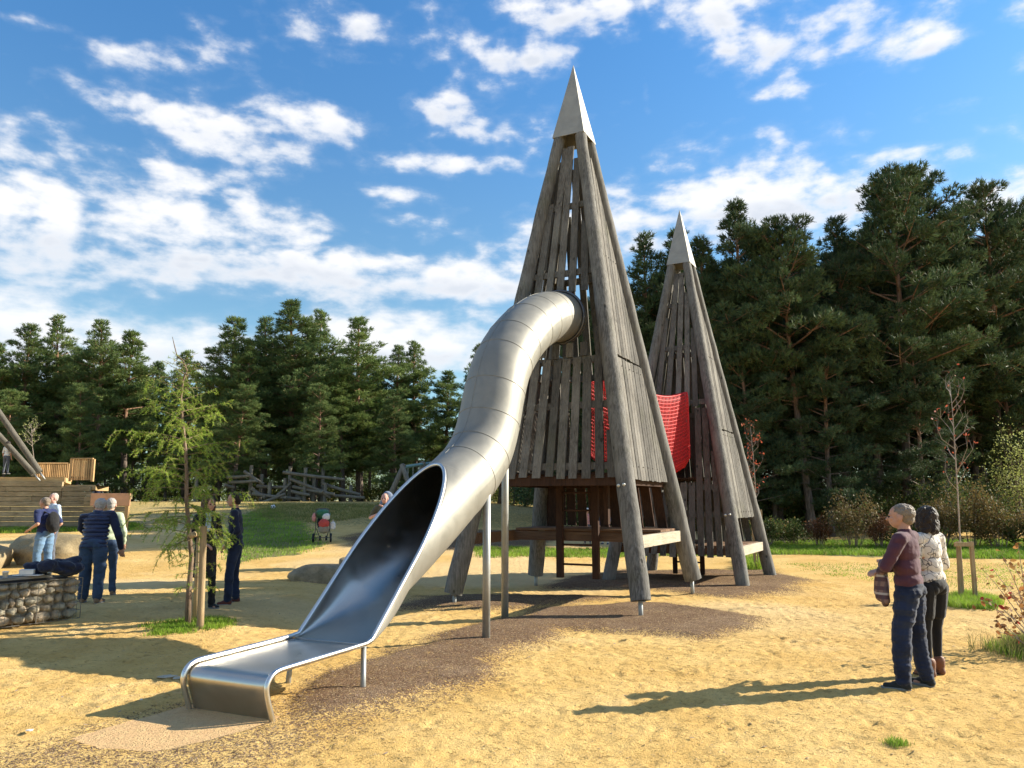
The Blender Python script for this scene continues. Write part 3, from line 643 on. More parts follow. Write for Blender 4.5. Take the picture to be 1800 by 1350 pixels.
for i in range(n):
    y0 = .28+(r12+.02-.28)*(i+.5)/n; mb.box((0, y0, 1.255), (2*r12-.12, (r12-.26)/n-.012, .04))
mb.build('deck', M['beam'], t1)
r22 = rz1(2.2)
for s in (-1, 1):
    beam('floor_beam', (s*(r22-.12), -r22, 2.14), (s*(r22-.12), r22, 2.14), .09, .16, 'red_beam', t1); beam('floor_beam', (-r22+.18, s*(r22-.1), 2.13), (r22-.18, s*(r22-.1), 2.13), .09, .16, 'red_beam', t1)
mb = MB()
for i in range(14):
    x0 = -r22+.1+(2*r22-.2)*(i+.5)/14
    if abs(x0+.05) < .34: mb.box((x0, .62, 2.245), ((2*r22-.2)/14-.012, r22*2-1.5, .035))
    else: mb.box((x0, 0, 2.245), ((2*r22-.2)/14-.012, 2*r22-.16, .035))
mb.build('floor', M['red_beam'], t1)
lad = empty('ladder', (-.1, .16, 0)); lad.parent = t1
for s in (-1, 1):
    mb = MB(); mb.box((s*.36, 0, 1.35), (.13, .09, 1.96)); mb.build('rail', M['red_beam'], lad, bevel=.006)
for z in (.62, .98, 1.62, 1.95):
    mb = MB(); mb.tube([(-.31, 0, z), (.31, 0, z)], .02, 10); mb.build('rung', M['red_beam'], lad, True)
for (px_, z) in ((.62, 0), (1.0, 0)):
    mb = MB(); mb.box((px_, -.2, 1.78), (.08, .12, .8)); mb.build('post', M['red_beam'], t1, bevel=.005)

x2 = dict(seed=8, foot=[.0, .0, .0, .0], lr=.150, lt=.10, bolt_z=1.5,
 clad=[('front', 3.95, 7.35, .125, .10, 'fan', []), ('front', .62, 3.9, .14, .07, 'fan', [(2.2, 4.2, -.62, .42)]), ('right', 1.42, 3.4, .125, .014, 'near', []), ('right', 3.44, 7.1, .125, .014, 'near', []),
       ('back', .62, 3.9, .15, .05, 'fan', []), ('back', 3.95, 7.1, .125, .11, 'fan', []), ('left', 1.4, 3.9, .15, .05, 'fan', []), ('left', 3.95, 7.1, .125, .10, 'fan', [])],
 rails=[('front', 1.5), ('front', 2.1), ('front', 4.05), ('front', 5.4), ('right', 1.55), ('right', 3.3), ('right', 5.2), ('back', 1.5), ('back', 3.9), ('back', 5.4), ('left', 2.5), ('left', 4.2), ('front', 6.5)], beams=[])
t2, rz2 = make_tower(4.211, 18.433, .502, 1.4955, .1876, 7.556, 9.04, .292, 0, 'tower', 'smaller timber play tower standing behind, joined by the red net', x2)
r07 = rz2(.75)
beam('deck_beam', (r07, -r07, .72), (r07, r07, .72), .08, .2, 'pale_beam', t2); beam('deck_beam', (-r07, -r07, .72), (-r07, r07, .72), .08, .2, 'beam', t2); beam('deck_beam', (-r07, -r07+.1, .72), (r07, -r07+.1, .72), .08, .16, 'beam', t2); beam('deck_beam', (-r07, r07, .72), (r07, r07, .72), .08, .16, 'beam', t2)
mb = MB()
for i in range(10): mb.box((0, -r07+.1+(2*r07-.2)*(i+.5)/10, .82), (2*r07-.1, (2*r07-.2)/10-.012, .035))
mb.build('deck', M['beam'], t2)
r25 = rz2(2.4)
mb = MB()
for i in range(8): mb.box((-r25+.1+(2*r25-.2)*(i+.5)/8, 0, 2.30), ((2*r25-.2)/8-.012, 2*r25-.2, .035))
mb.build('floor', M['red_beam'], t2)
lad = empty('ladder', (-.15, r07*.2, 0)); lad.parent = t2
for s in (-1, 1):
    mb = MB(); mb.box((s*.33, 0, 1.22), (.10, .08, 2.3)); mb.build('rail', M['red_beam'], lad, bevel=.006)
for z in (.35, 1.1, 1.45, 1.8):
    mb = MB(); mb.tube([(-.3, 0, z), (.3, 0, z)], .02, 8); mb.build('rung', M['red_beam'], lad, True)

# ------------------------------------------------------------------ net tunnel between the towers
def l2w(cx, cy, yaw, p): c_, s_ = math.cos(-yaw), math.sin(-yaw); return Vector((cx+p[0]*c_-p[1]*s_, cy+p[0]*s_+p[1]*c_, p[2]))
A0 = l2w(1.249, 14.49, .4654, (.15, rz1(3.3)-.05, 0)); B0 = l2w(4.211, 18.433, .502, (-.12, -rz2(3.3)-.08, 0))
dv = (B0-A0); Ln = dv.length; dv.normalize(); sv0 = Vector((math.cos(.48), -math.sin(.48), 0))
def netpt(s, q):
    """s 0..1 along, q 0..1 round the section (floor, sides, top)"""
    zlo = 2.62+(2.52-2.62)*s-.30*4*s*(1-s); zhi = 4.30+(4.25-4.30)*s-.22*4*s*(1-s); w_ = .44-.03*4*s*(1-s); per = [(-w_, zhi), (-w_, zlo+.25), (-w_*.7, zlo+.03), (0, zlo-.06), (w_*.7, zlo+.03), (w_, zlo+.25), (w_, zhi), (0, zhi-.07), (-w_, zhi)]
    L = [math.dist(per[i], per[i+1]) for i in range(8)]; tt = q*sum(L); i = 0
    while i < 7 and tt > L[i]: tt -= L[i]; i += 1
    f_ = min(tt/L[i], 1); a = per[i]; b = per[i+1]; p = A0+dv*(Ln*s); return p+sv0*(a[0]+(b[0]-a[0])*f_)+Vector((0, 0, a[1]+(b[1]-a[1])*f_))
nt = empty('net_tunnel', tuple((A0+B0)/2+Vector((0, 0, 2.3))), 0, 'red rope net tunnel sagging between the two timber towers', 'net')
off = -Vector(nt.location); mb = MB(); NR = 44; NQ = 64
for i in range(NR+1): mb.tube([netpt(i/NR, q/40)+off for q in range(41)], .0108, 4, False)
mb.build('ring_rope', M['net_red'], nt, True); mb = MB()
for q in range(NQ): mb.tube([netpt(i/14, q/NQ)+off for i in range(15)], .0108, 4, False)
mb.build('long_rope', M['net_red'], nt, True); mb = MB()
for q in (0, .0): pass
for s in (0, 1): mb = MB(); mb.tube([netpt(s, q/40)+off for q in range(41)], .022, 8, False); mb.build('edge_rope', M['net_red'], nt, True)

# ------------------------------------------------------------------ tube slide
SC = Vector((-2.37854, 6.88891, 0)); SS = Vector((.43068, .90251, 0)); SN = Vector((.90251, -.43068, 0))
sl = empty('tube_slide', tuple(SC), 0, 'long steel tube slide snaking down to an open metal chute', 'slide')
def SP(s, n, z): p = SS*s+SN*n; return Vector((p.x, p.y, z))
RT = .455
def grid(rows, name, mt, parent, flip=False, thick=.005, mt2=None):
    nr, nc = len(rows), len(rows[0]); V = [p for r_ in rows for p in r_]
    F_ = [(i*nc+j, i*nc+j+1, (i+1)*nc+j+1, (i+1)*nc+j) for i in range(nr-1) for j in range(nc-1)]
    if flip: F_ = [f_[::-1] for f_ in F_]
    me = bpy.data.meshes.new(name); me.from_pydata([tuple(p) for p in V], [], F_); me.update()
    o = link(name, me, parent, [mt]+([mt2] if mt2 else []), True)
    s = o.modifiers.new('t', 'SOLIDIFY'); s.thickness = thick; s.offset = -1
    if mt2: s.material_offset = 1
    return o
# centre line of the closed tube (s, z)
ctl = [(3.505,1.86),(3.85,2.03),(4.2,2.24),(4.52,2.54),(4.74,2.92),(4.90,3.34),(5.12,3.76),(5.50,4.16),(6.0,4.53),(6.5,4.80),(7.0,4.99),(7.45,5.09),(7.72,5.12)]
def catmull(P, n):
    o = []; P = [P[0]]+P+[P[-1]]
    for i in range(1, len(P)-2):
        for j in range(n):
            t = j/n; o.append(tuple(.5*((2*P[i][k])+(-P[i-1][k]+P[i+1][k])*t+(2*P[i-1][k]-5*P[i][k]+4*P[i+1][k]-P[i+2][k])*t*t+(-P[i-1][k]+3*P[i][k]-3*P[i+1][k]+P[i+2][k])*t**3) for k in range(len(P[0]))))
    o.append(tuple(P[-1])); return o
cl = catmull(ctl, 6); rows = []; frames = []; TH0 = R(29)
for i, (s, z) in enumerate(cl):
    a = cl[max(i-1, 0)]; b = cl[min(i+1, len(cl)-1)]; th = math.atan2(b[1]-a[1], b[0]-a[0]) if i else TH0
    frames.append((s, z, th)); rows.append([SP(s-math.sin(th)*RT*math.sin(q), RT*math.cos(q), z+math.cos(th)*RT*math.sin(q)) for q in [2*math.pi*k/56 for k in range(57)]])
tube = grid(rows, 'tube', M['tube_steel'], sl, True, .005, M['bed_steel']); tube.modifiers[0].use_rim = False
acc = 0; ringpos = []; last = -1
for i in range(1, len(frames)):
    acc += math.dist(frames[i][:2], frames[i-1][:2]); k = int(acc/.54)
    if k != last:
        last = k
        if i > 2: ringpos.append(i)
for i in ringpos:
    s, z, th = frames[i]; mb = MB(); c0 = SP(s, 0, z); rr = RT+.0015
    pts = [SP(s-math.sin(th)*rr*math.sin(q), rr*math.cos(q), z+math.cos(th)*rr*math.sin(q)) for q in [2*math.pi*k/56 for k in range(57)]]
    mb.tube(pts, .0042, 5, False); mb.build('joint_ring', M['seam'], tube, True)
mb = MB(); mb.tube([SP(s-math.sin(th)*(RT+.001)*math.sin(1.75), RT*math.cos(1.75), z+math.cos(th)*(RT+.001)*math.sin(1.75)) for s, z, th in frames[6:-4]], .0032, 5, False); mb.build('long_seam', M['seam'], tube, True)
# flange where the tube meets the tower
s, z, th = frames[-2]; mb = MB(); rr = RT+.03; mb.tube([SP(7.50-math.sin(th)*rr*math.sin(q), rr*math.cos(q), 5.10+math.cos(th)*rr*math.sin(q)) for q in [2*math.pi*k/48 for k in range(49)]], .028, 8, False); mb.build('flange', M['frame_metal'], tube, True)

# open chute between the opening and the bend
def bez(p0, p1, p2, p3, t): u = 1-t; return tuple(u**3*a+3*u*u*t*b+3*u*t*t*c+t**3*d for a, b, c, d in zip(p0, p1, p2, p3))
thT = TH0; bT = (3.505+math.sin(thT)*RT, 1.86-math.cos(thT)*RT)
P0, P1, P2, P3 = (1.28, .392), (1.75, .42), (2.75, bT[1]-(bT[0]-2.75)*math.tan(thT)), bT
cut0 = (1.33, .432); topp = (3.505-math.sin(thT)*RT, 1.86+math.cos(thT)*RT)
cd_ = (topp[0]-cut0[0], topp[1]-cut0[1])
rows = []; rimL = []; rimR = []
N = 64
ts = [1-(1-i/N)**1.0 for i in range(N+1)]
# choose bottom parameters so the rim heights end gently in the arch
hs = []
def height(t):
    p = bez(P0, P1, P2, P3, t); q = bez(P0, P1, P2, P3, min(t+.002, 1)); q0 = bez(P0, P1, P2, P3, max(t-.002, 0)); th = math.atan2(q[1]-q0[1], q[0]-q0[0]); w_ = (-math.sin(th), math.cos(th))
    # p + h w on line cut0 + k cd
    det = w_[0]*(-cd_[1])+cd_[0]*w_[1]; rx, ry = cut0[0]-p[0], cut0[1]-p[1]; h = (rx*(-cd_[1])+cd_[0]*ry)/det
    return p, w_, max(h, .03)
smp = []; fine = [i/600 for i in range(601)]; hh = [height(t)[2] for t in fine]
psi = []
for h in hh: psi.append(math.acos(max(-1, min(1, 1-h/RT))))     # 0 at the bed, pi when closed
want = [i/N*math.pi for i in range(N+1)]; tt = [0.0]+[t for t in np.interp(want, psi, fine)][1:]
tt = sorted(set([0.0, .04, .08, .12, .16, .2]+list(np.round([t for t in tt if t > .2], 5))+[1.0]))
for t in tt:
    p, w_, h = height(t); 
    if t == 1.0: h = 2*RT-.0005
    h = min(h, 2*RT-.0005); row = []
    k = min(h/RT, 1); nexp = 2+6*(1-k)**1.5; ah = .460*(1-k)+RT*k
    for j in range(49):
        q = j/48*2-1
        if h <= RT:
            a = q*math.pi/2; x_ = ah*math.copysign(abs(math.sin(a))**(2/nexp), math.sin(a)); y_ = h-h*abs(math.cos(a))**(2/nexp)
        else:
            phi = math.acos(1-h/RT)*q; x_ = RT*math.sin(phi); y_ = RT-RT*math.cos(phi)
        row.append(SP(p[0]+w_[0]*y_, x_, p[1]+w_[1]*y_))
    rows.append(row); rimL.append(row[0]); rimR.append(row[-1])
grid(rows, 'chute', M['bed_steel'], sl, False, .006, M['tube_steel'])
# exit bed
prof = [(.01,-.04),(-.03,.08),(-.07,.18),(-.092,.26),(-.085,.305),(-.055,.342),(-.01,.362),(.06,.370),(.3,.374),(.7,.380),(1.0,.385),(1.28,.392)]
prof = catmull(prof, 4); rows = [[SP(s, q*.458, z+.012*abs(q)**12) for q in np.linspace(-1, 1, 25)] for s, z in prof]
grid(rows, 'exit_bed', M['bed_steel'], sl, False, .006, M['rail_steel'])
def railpath(sgn):
    e = [(s, z) for s, z in prof]; n_ = len(e); pts = []
    for i, (s, z) in enumerate(e):
        a = e[max(i-1, 0)]; b = e[min(i+1, n_-1)]; th = math.atan2(b[1]-a[1], b[0]-a[0]); o_ = .030
        pts.append(SP(s-math.sin(th)*o_, sgn*.472, z+math.cos(th)*o_))
    return pts
mb = MB(); L_ = railpath(-1); R_ = railpath(1)
full = L_[:-1]+[p for p in rimL[1:]]+[p for p in rimR[::-1][1:-1]]+R_[::-1][1:]
o = []; 
for p in full:
    if not o or (p-o[-1]).length > .012: o.append(p)
mb.tube(o, .024, 10); mb.build('rim_rail', M['rail_steel'], sl, True)
mb = MB(); mb.tube([rows[i][12]*0+SP(1.29, x_, .3935) for i, x_ in ((0, -.44), (0, .44))], .004, 6); mb.build('bed_seam', M['seam'], sl, True)
# supports
def post(s, n, ztop, r_, s2=None, n2=None):
    base = SC+SP(s, n, 0); zb = T(base.x, base.y)-.1; mb = MB(); mb.tube([SP(s, n, zb), SP(s2 if s2 is not None else s, n2 if n2 is not None else n, ztop)], r_, 14)
    return mb.build('support_post', M['galv'], sl, True)
post(1.08, .56, .40, .026, 1.22, .45); post(1.08, -.36, .40, .026, 1.2, -.42)
post(3.99, .36, 1.98, .052); post(5.69, -.20, 3.9, .056)
# ------------------------------------------------------------------ pines
def pine_data(seed, h, base, Lmax, shape, nb, dens, blade=.20):
    """one pine: trunk mesh and needle crown mesh (unit: metres, height h)"""
    g = np.random.default_rng(seed); rnd = random.Random(seed); wb = MB(); bend = [rnd.uniform(-.25, .25) for _ in range(4)]
    def tx(z): t = z/h; return Vector((bend[0]*math.sin(t*3.1)+bend[1]*t*t, bend[2]*math.sin(t*2.7)+bend[3]*t*t, z))
    r0 = .013*h
    wb.tube([tx(h*i/14*.97) for i in range(15)], [r0*(1-.93*i/14)**.8+.012 for i in range(15)], 8)
    cl = []    # clump centre, radii, outward direction
    for i in range(nb):
        t = (i+rnd.random())/nb; z = h*(base+(1-base)*t**.9); tt = (z/h-base)/(1-base)
        if shape == 'round': prof = max(.05, (1-tt)**.5)*(.55+.45*min(1, tt*3.0+.2))
        else: prof = max(.03, (1-tt)**.8)*(.62+.38*min(1, tt*3.2))*(1.0 if tt < .8 else .8)
        L = Lmax*prof*rnd.uniform(.45, 1.25)+.12; a = i*2.399+rnd.uniform(-.5, .5); up = rnd.uniform(.05, .35)+.55*tt
        if rnd.random() < .10 and tt < .5: L *= 1.25
        p0 = tx(z); d = Vector((math.cos(a), math.sin(a), up)).normalized(); e = p0+d*L+Vector((0, 0, -.06*L*L*.3)); mid = p0+d*L*.5+Vector((rnd.uniform(-.1,.1), rnd.uniform(-.1,.1), -.03*L))
        wb.tube([p0, mid, e], [.02+.011*L, .015+.006*L, .008], 4, False)
        k = 1 if L < .9 else (2 if L < 1.8 else 3)
        cl.append((e, rnd.uniform(.30, .52)*(.7+.3*prof)*(1.0 if L > .8 else .75), d))
        for j in range(k*2-1):
            s = rnd.uniform(.35, .95); sd = Vector((-d.y, d.x, rnd.uniform(-.1, .5)))*rnd.choice((-1, 1))*rnd.uniform(.15, .42)*L*(.35+.6*s if L > 1 else .6)
            q = p0+(e-p0)*s+sd; wb.tube([p0+(e-p0)*s*.75, q], [.013, .006], 3, False); cl.append((q, rnd.uniform(.28, .50)*(.7+.3*prof), (d+sd.normalized()*.6).normalized()))
    if base > .2:   # dead snags below the crown
        for i in range(int(16*base/.4)):
            z = h*rnd.uniform(.12, base*1.05); a = rnd.uniform(0, 6.28); L = rnd.uniform(.5, 1.7); p0 = tx(z); d = Vector((math.cos(a), math.sin(a), rnd.uniform(-.15, .35)))
            wb.tube([p0, p0+d*L*.6, p0+d*L+Vector((0, 0, -.15))], [.022, .014, .005], 3, False)
    C_ = np.array([tuple(c[0]) for c in cl]); Rr = np.array([c[1] for c in cl]); D = np.array([tuple(c[2]) for c in cl])
    nt_ = np.maximum((dens*(Rr/.4)**1.7), 6).astype(int); I = np.repeat(np.arange(len(cl)), nt_); n = len(I)
    q = g.normal(size=(n, 3)); q /= np.linalg.norm(q, axis=1)[:, None]; rad = g.uniform(.3, 1.0, n)**.5
    off_ = q*rad[:, None]*Rr[I][:, None]*np.array([1.15, 1.15, .62]); P = C_[I]+off_
    dirn = q*.55+D[I]*.55+np.array([0, 0, .45])+g.normal(size=(n, 3))*.12; dirn /= np.linalg.norm(dirn, axis=1)[:, None]
    K = 7; n2 = n*K; I2 = np.repeat(np.arange(n), K); b = dirn[I2]+g.normal(size=(n2, 3))*.48; b /= np.linalg.norm(b, axis=1)[:, None]
    L = blade*g.uniform(.6, 1.15, n2); s = np.cross(b, g.normal(size=(n2, 3))); s /= np.linalg.norm(s, axis=1)[:, None]+1e-9; wd_ = .030*blade/.2
    A = P[I2]+g.normal(size=(n2, 3))*.02; V = np.stack([A-s*wd_/2, A+s*wd_/2, A+b*L[:, None]+s*wd_*.2, A+b*L[:, None]-s*wd_*.2], 1).reshape(-1, 3)
    i = np.arange(n2)*4; cm = npmesh('pine_crown', V, np.stack([i, i+1, i+2, i+3], 1)); tm = wb.mesh('pine_trunk')
    return tm, cm
VAR = []
specs = [('cone', .24, 3.3), ('cone', .16, 3.7), ('cone', .34, 2.9), ('round', .40, 3.5), ('round', .30, 4.0), ('cone', .45, 2.7), ('round', .12, 3.4)]
for i, (shp, ba, lm) in enumerate(specs):
    tm, cm = pine_data(100+i, 14.0, ba, lm, shp, 60, 36, .22); tm.materials.append(M['bark']); cm.materials.append(M['needles']); tm.polygons.foreach_set('use_smooth', [True]*len(tm.polygons)); VAR.append((tm, cm))
npine = [0]
def pine(x, y, h, v, rz, label, group, sxy=1.0):
    zb = T(x, y)-.15; s = h/14.0; root = empty('pine_tree', (x, y, zb), rz, label, 'tree', group); npine[0] += 1; root.rotation_euler = (.045*math.sin(rz*7+x), .045*math.sin(rz*5+y), rz)
    for nm, me in (('trunk', VAR[v][0]), ('crown', VAR[v][1])):
        o = bpy.data.objects.new(nm, me); C.objects.link(o); o.parent = root; o.scale = (s*sxy, s*sxy, s)
        if nm == 'crown' and 'right' in group: o.material_slots[0].link = 'OBJECT'; o.material_slots[0].material = M['needles_blue_shade']
    return root
GL = 'pines along the edge of the left hand wood'; GR = 'pines along the edge of the right hand wood'
# (u of tip, v of tip, distance, variant, label)
front = [(8,604,62,1,'broad pine at the left end of the wood, rising behind the two leaning poles'),(62,575,64,1,'bushy pine above the slatted panels, left of the twin tipped one'),(118,562,66,0,'pine with a ragged tip, tallest above the timber terrace'),
 (190,570,64,0,'pine with a dense pointed top, left of the young larch'),(240,588,66,2,'slim pine closest to the larch tip on its left side'),(272,640,70,5,'short thin pine at the sky gap left of the larch'),
 (338,622,64,0,'pine just right of the sky gap, directly behind the larch tip'),(398,556,60,1,'wide pine right of the larch, leftmost tall tip of the middle group'),(440,600,58,2,'lower pine between two taller ones behind the people in navy'),
 (478,566,62,0,'second tall pine from the larch, above the left end of the log climber'),(530,532,60,2,'tallest pine of the left wood with a bare reddish trunk behind the log climber'),(576,552,63,0,'pine right beside the tallest one above the log climber'),
 (612,640,58,5,'lower pine in the wood edge above the right half of the log climber'),(642,566,61,1,'yellowish pine with the broad top behind the pushchair'),(690,612,64,0,'pine sloping down to the sky gap left of the slide'),
 (740,607,66,0,'lone pointed pine between two sky gaps beside the slide'),(775,655,70,2,'small pine at the low sky gap beside the slide tube'),(835,610,66,0,'pine whose tip shows just left of the slide tube'),(880,600,62,1,'pine hidden mostly behind the upper slide tube'),
 (20,690,56,6,'low full pine behind the person on the timber terrace'),(150,680,56,6,'low dense pine behind the new slatted screen'),(300,735,60,6,'low pine filling the gap behind the larch trunk'),(420,680,54,6,'low dark pine behind the left logs of the climber'),(560,680,54,6,'low sunlit pine straight behind the log climber'),(700,700,56,6,'low dark pine behind the swing frame')]
for i, (u, v, Yd, vr, lb) in enumerate(front):
    p = at(u, v, Yd); zb = T(p.x, Yd)-.15; pine(p.x, Yd, p.z-zb, vr, i*1.7, lb, GL, 1.28+.2*math.sin(i*2.1))
frontR = [(1060,470,36,0,'pine behind the gap between the two timber towers'),(1118,424,36,0,'pine with a sharp tip between the two towers'),(1172,404,35,2,'pine just left of the small tower cap'),(1240,430,32,5,'pine right behind the smaller tower'),
 (1292,350,31,2,'tall slender pine right of the small tower cap'),(1345,396,33,1,'pine between the slender pine and the broad crowned ones'),(1400,392,30,3,'round topped pine left of the tallest one'),(1452,398,33,0,'pine filling the edge left of the tallest crown'),
 (1548,308,32,4,'tallest broad crowned pine of the right hand wood'),(1628,314,35,3,'broad crowned pine right beside the tallest one'),(1700,352,36,4,'wide pine above the staked sapling'),(1762,398,37,3,'flat topped pine near the right edge of the wood'),(1830,392,38,4,'pine at the right border of the picture'),
 (1900,380,40,3,'pine just past the right border of the picture'),(1310,560,30,6,'low pine beside the outer leg of the smaller tower'),(1440,560,30,6,'low blue green pine in the middle of the right hand edge'),(1600,600,31,6,'low pine above the couple'),(1760,560,35,6,'low pine in front of the wide ones at the right')]
for i, (u, v, Yd, vr, lb) in enumerate(frontR):
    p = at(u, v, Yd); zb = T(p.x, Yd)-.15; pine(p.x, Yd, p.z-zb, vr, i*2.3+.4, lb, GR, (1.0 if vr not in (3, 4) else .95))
rnd = random.Random(21)
LB = 'pine standing among the shaded inner rows of the left hand wood'; RB = 'pine standing among the shaded inner rows of the right hand wood'
def fillrow(u0, u1, n, Yd, vlo, group, lb, vars_, jy=2.0):
    for i in range(n):
        u = u0+(u1-u0)*(i+rnd.uniform(.2, .8))/n; yy = Yd+rnd.uniform(-jy, jy); v = vlo(u)+rnd.uniform(0, 60); p = at(u, v, yy); pine(p.x, yy, p.z-T(p.x, yy), rnd.choice(vars_), rnd.uniform(0, 6.28), lb, group, rnd.uniform(.9, 1.2))
fl = lambda u: float(np.interp(u, [-200, 0, 120, 200, 250, 285, 320, 350, 400, 530, 650, 700, 740, 790, 840, 1000], [620, 640, 600, 610, 640, 765, 745, 650, 600, 585, 610, 665, 690, 735, 670, 620]))
fr = lambda u: float(np.interp(u, [900, 1060, 1180, 1300, 1400, 1500, 1650, 1800, 2200], [560, 500, 450, 440, 430, 400, 380, 420, 380]))
fillrow(-120, 960, 19, 71, fl, 'inner pines of the left hand wood', LB, [0, 1, 2]); fillrow(-150, 980, 19, 80, fl, 'inner pines of the left hand wood', LB, [1, 0, 6])
fillrow(-150, 1000, 18, 90, lambda u: fl(u)+15, 'inner pines of the left hand wood', LB, [1, 6]); fillrow(-100, 950, 15, 58, lambda u: fl(u)+110, 'inner pines of the left hand wood', LB, [6, 1, 2])
fillrow(1000, 1900, 11, 38, fr, 'inner pines of the right hand wood', RB, [2, 5, 3, 4], 1.5); fillrow(980, 1950, 13, 43, fr, 'inner pines of the right hand wood', RB, [0, 1, 3, 6], 1.5); fillrow(960, 2000, 14, 50, lambda u: fr(u)+20, 'inner pines of the right hand wood', RB, [1, 6, 0], 2)
fillrow(960, 2000, 13, 58, lambda u: fr(u)+30, 'inner pines of the right hand wood', RB, [1, 6], 2); fillrow(1020, 1480, 5, 32.5, lambda u: fr(u)+170, 'inner pines of the right hand wood', RB, [6, 1], 1)
print('pines', npine[0])

# ------------------------------------------------------------------ shrubs and undergrowth
def foliage(name, P, size, mt, seed, parent, up=.3, aspect=.55):
    g = np.random.default_rng(seed); n = len(P); d = g.normal(size=(n, 3)); d[:, 2] += up; d /= np.linalg.norm(d, axis=1)[:, None]; s = np.cross(d, g.normal(size=(n, 3))); s /= np.linalg.norm(s, axis=1)[:, None]+1e-9
    L = size*g.uniform(.6, 1.3, n)[:, None]; V = np.stack([P, P+d*L*.5+s*L*aspect/2, P+d*L, P+d*L*.5-s*L*aspect/2], 1).reshape(-1, 3); i = np.arange(n)*4
    return link(name, npmesh(name, V, np.stack([i, i+1, i+2, i+3], 1)), parent, mt)
def shrub(x, y, w_, h, mt, label, seed, n=2600, leafs=.075, group='shrubs of the undergrowth', name='shrub'):
    z0 = T(x, y); root = empty(name, (x, y, z0), 0, label, 'shrub', group); g = np.random.default_rng(seed); rnd_ = random.Random(seed); mb = MB(); pts = []
    ns = int(9+h*4)
    for i in range(ns):
        a = rnd_.uniform(0, 6.28); r_ = w_/2*rnd_.uniform(.1, 1)**.7; hh_ = h*(1-.45*(r_/(w_/2))**2)*rnd_.uniform(.7, 1.05); b = Vector((math.cos(a)*r_*.25, math.sin(a)*r_*.25, -.05)); e = Vector((math.cos(a)*r_, math.sin(a)*r_, hh_)); m1 = b.lerp(e, .5)+Vector((rnd_.uniform(-.1, .1), rnd_.uniform(-.1, .1), .1*h))
        mb.tube([b, m1, e], [.014, .01, .004], 3, False)
        for k in range(n//ns):
            t = rnd_.uniform(.18, 1)**.7; p = (b.lerp(m1, t*2) if t < .5 else m1.lerp(e, t*2-1)); sp = .26*w_*(.35+.4*t)/2*.8; pts.append((p.x+rnd_.gauss(0, sp), p.y+rnd_.gauss(0, sp), max(p.z+rnd_.gauss(0, .06*h), .02)))
    foliage('foliage', np.array(pts), leafs, M[mt], seed, root); mb.build('stems', M['twig'], root); return root
# (u, v base, width m, height m, material, label)
SH = [(1345,962,1.6,1.0,'shrub_green','low green bramble beside the outer leg of the smaller tower'),(1400,960,1.8,1.0,'shrub_green','green shrub right of the smaller tower, next to a dead brown stand'),(1440,962,.9,1.1,'bracken','patch of dead reddish bracken left of the pale bush'),
 (1500,963,1.9,1.95,'shrub_brown','pale yellowish bush left of the couple'),(1548,964,.9,1.15,'bracken','dead red brown bracken directly left of the man in maroon'),(1600,964,2.0,.9,'shrub_green','green shrub hidden behind the couple'),(1655,964,1.6,1.6,'shrub_brown','yellow green bush just right of the dark haired woman'),
 (1706,962,2.0,2.5,'shrub_brown','tall brown bush behind the staked sapling'),(1758,965,1.8,1.5,'shrub_brown','tan bush right of the sapling stakes'),(1800,966,1.6,1.1,'shrub_green','green shrub at the right border of the undergrowth'),(1850,966,2.2,1.5,'shrub_brown','brown bush past the right border'),
 (1560,950,2.6,2.0,'shrub_green','taller dark shrub behind the bracken'),(1650,948,3.2,2.6,'shrub_green','tall dark holly above the woman'),(1740,946,2.8,2.4,'shrub_green','dark shrub above the tan bush'),(1810,900,3.0,4.6,'pale_leaf','yellow green birch like shrub high at the right border')]
for i, (u, v, w_, h, mt, lb) in enumerate(SH):
    p = G(u, v) if v > 945 else at(u, v, 27); 
    if v <= 952: p = at(u, v, 29+.7*(i % 3))
    shrub(p.x, p.y, w_, h, mt, lb, 50+i, 3000 if h > 1.3 else 2000, .085 if mt != 'bracken' else .06)
# dense dark understorey that reads as one mass
def understorey(name, label, xr, yr, n, hmax, seed, mt):
    g = np.random.default_rng(seed); cx_ = g.uniform(*xr, 260); cy_ = g.uniform(*yr, 260); ch = hmax*g.uniform(.3, 1, 260); I = g.integers(0, 260, n); q = g.normal(size=(n, 3)); q /= np.linalg.norm(q, axis=1)[:, None]; r_ = g.uniform(.5, 1, n)[:, None]
    P = np.stack([cx_[I], cy_[I], terr(cx_[I], cy_[I])+ch[I]*.45], 1)+q*r_*np.stack([1.2+0*ch[I], 1.0+0*ch[I], ch[I]*.5], 1); o = foliage(name, P, .20, M[mt], seed, None); tag(o, label, 'undergrowth', kind='stuff')
understorey('undergrowth', 'dark tangled undergrowth on the floor of the right hand wood', (3, 30), (33, 46), 42000, 2.6, 5, 'shrub_green')
understorey('undergrowth', 'dark undergrowth on the floor of the left hand wood', (-50, 8), (62, 80), 30000, 3.0, 6, 'shrub_green')
understorey('undergrowth', 'low dark thicket far inside the left hand wood', (-75, 12), (84, 90), 50000, 4.5, 17, 'needles')
understorey('undergrowth', 'low dark thicket far inside the right hand wood', (0, 50), (52, 57), 50000, 5, 18, 'needles_blue_shade')
understorey('undergrowth', 'deepest dark foliage far inside the left hand wood', (-75, 12), (92, 100), 60000, 11, 7, 'needles')
understorey('undergrowth', 'deepest dark foliage far inside the right hand wood', (0, 55), (60, 66), 70000, 12, 8, 'needles_blue_shade')

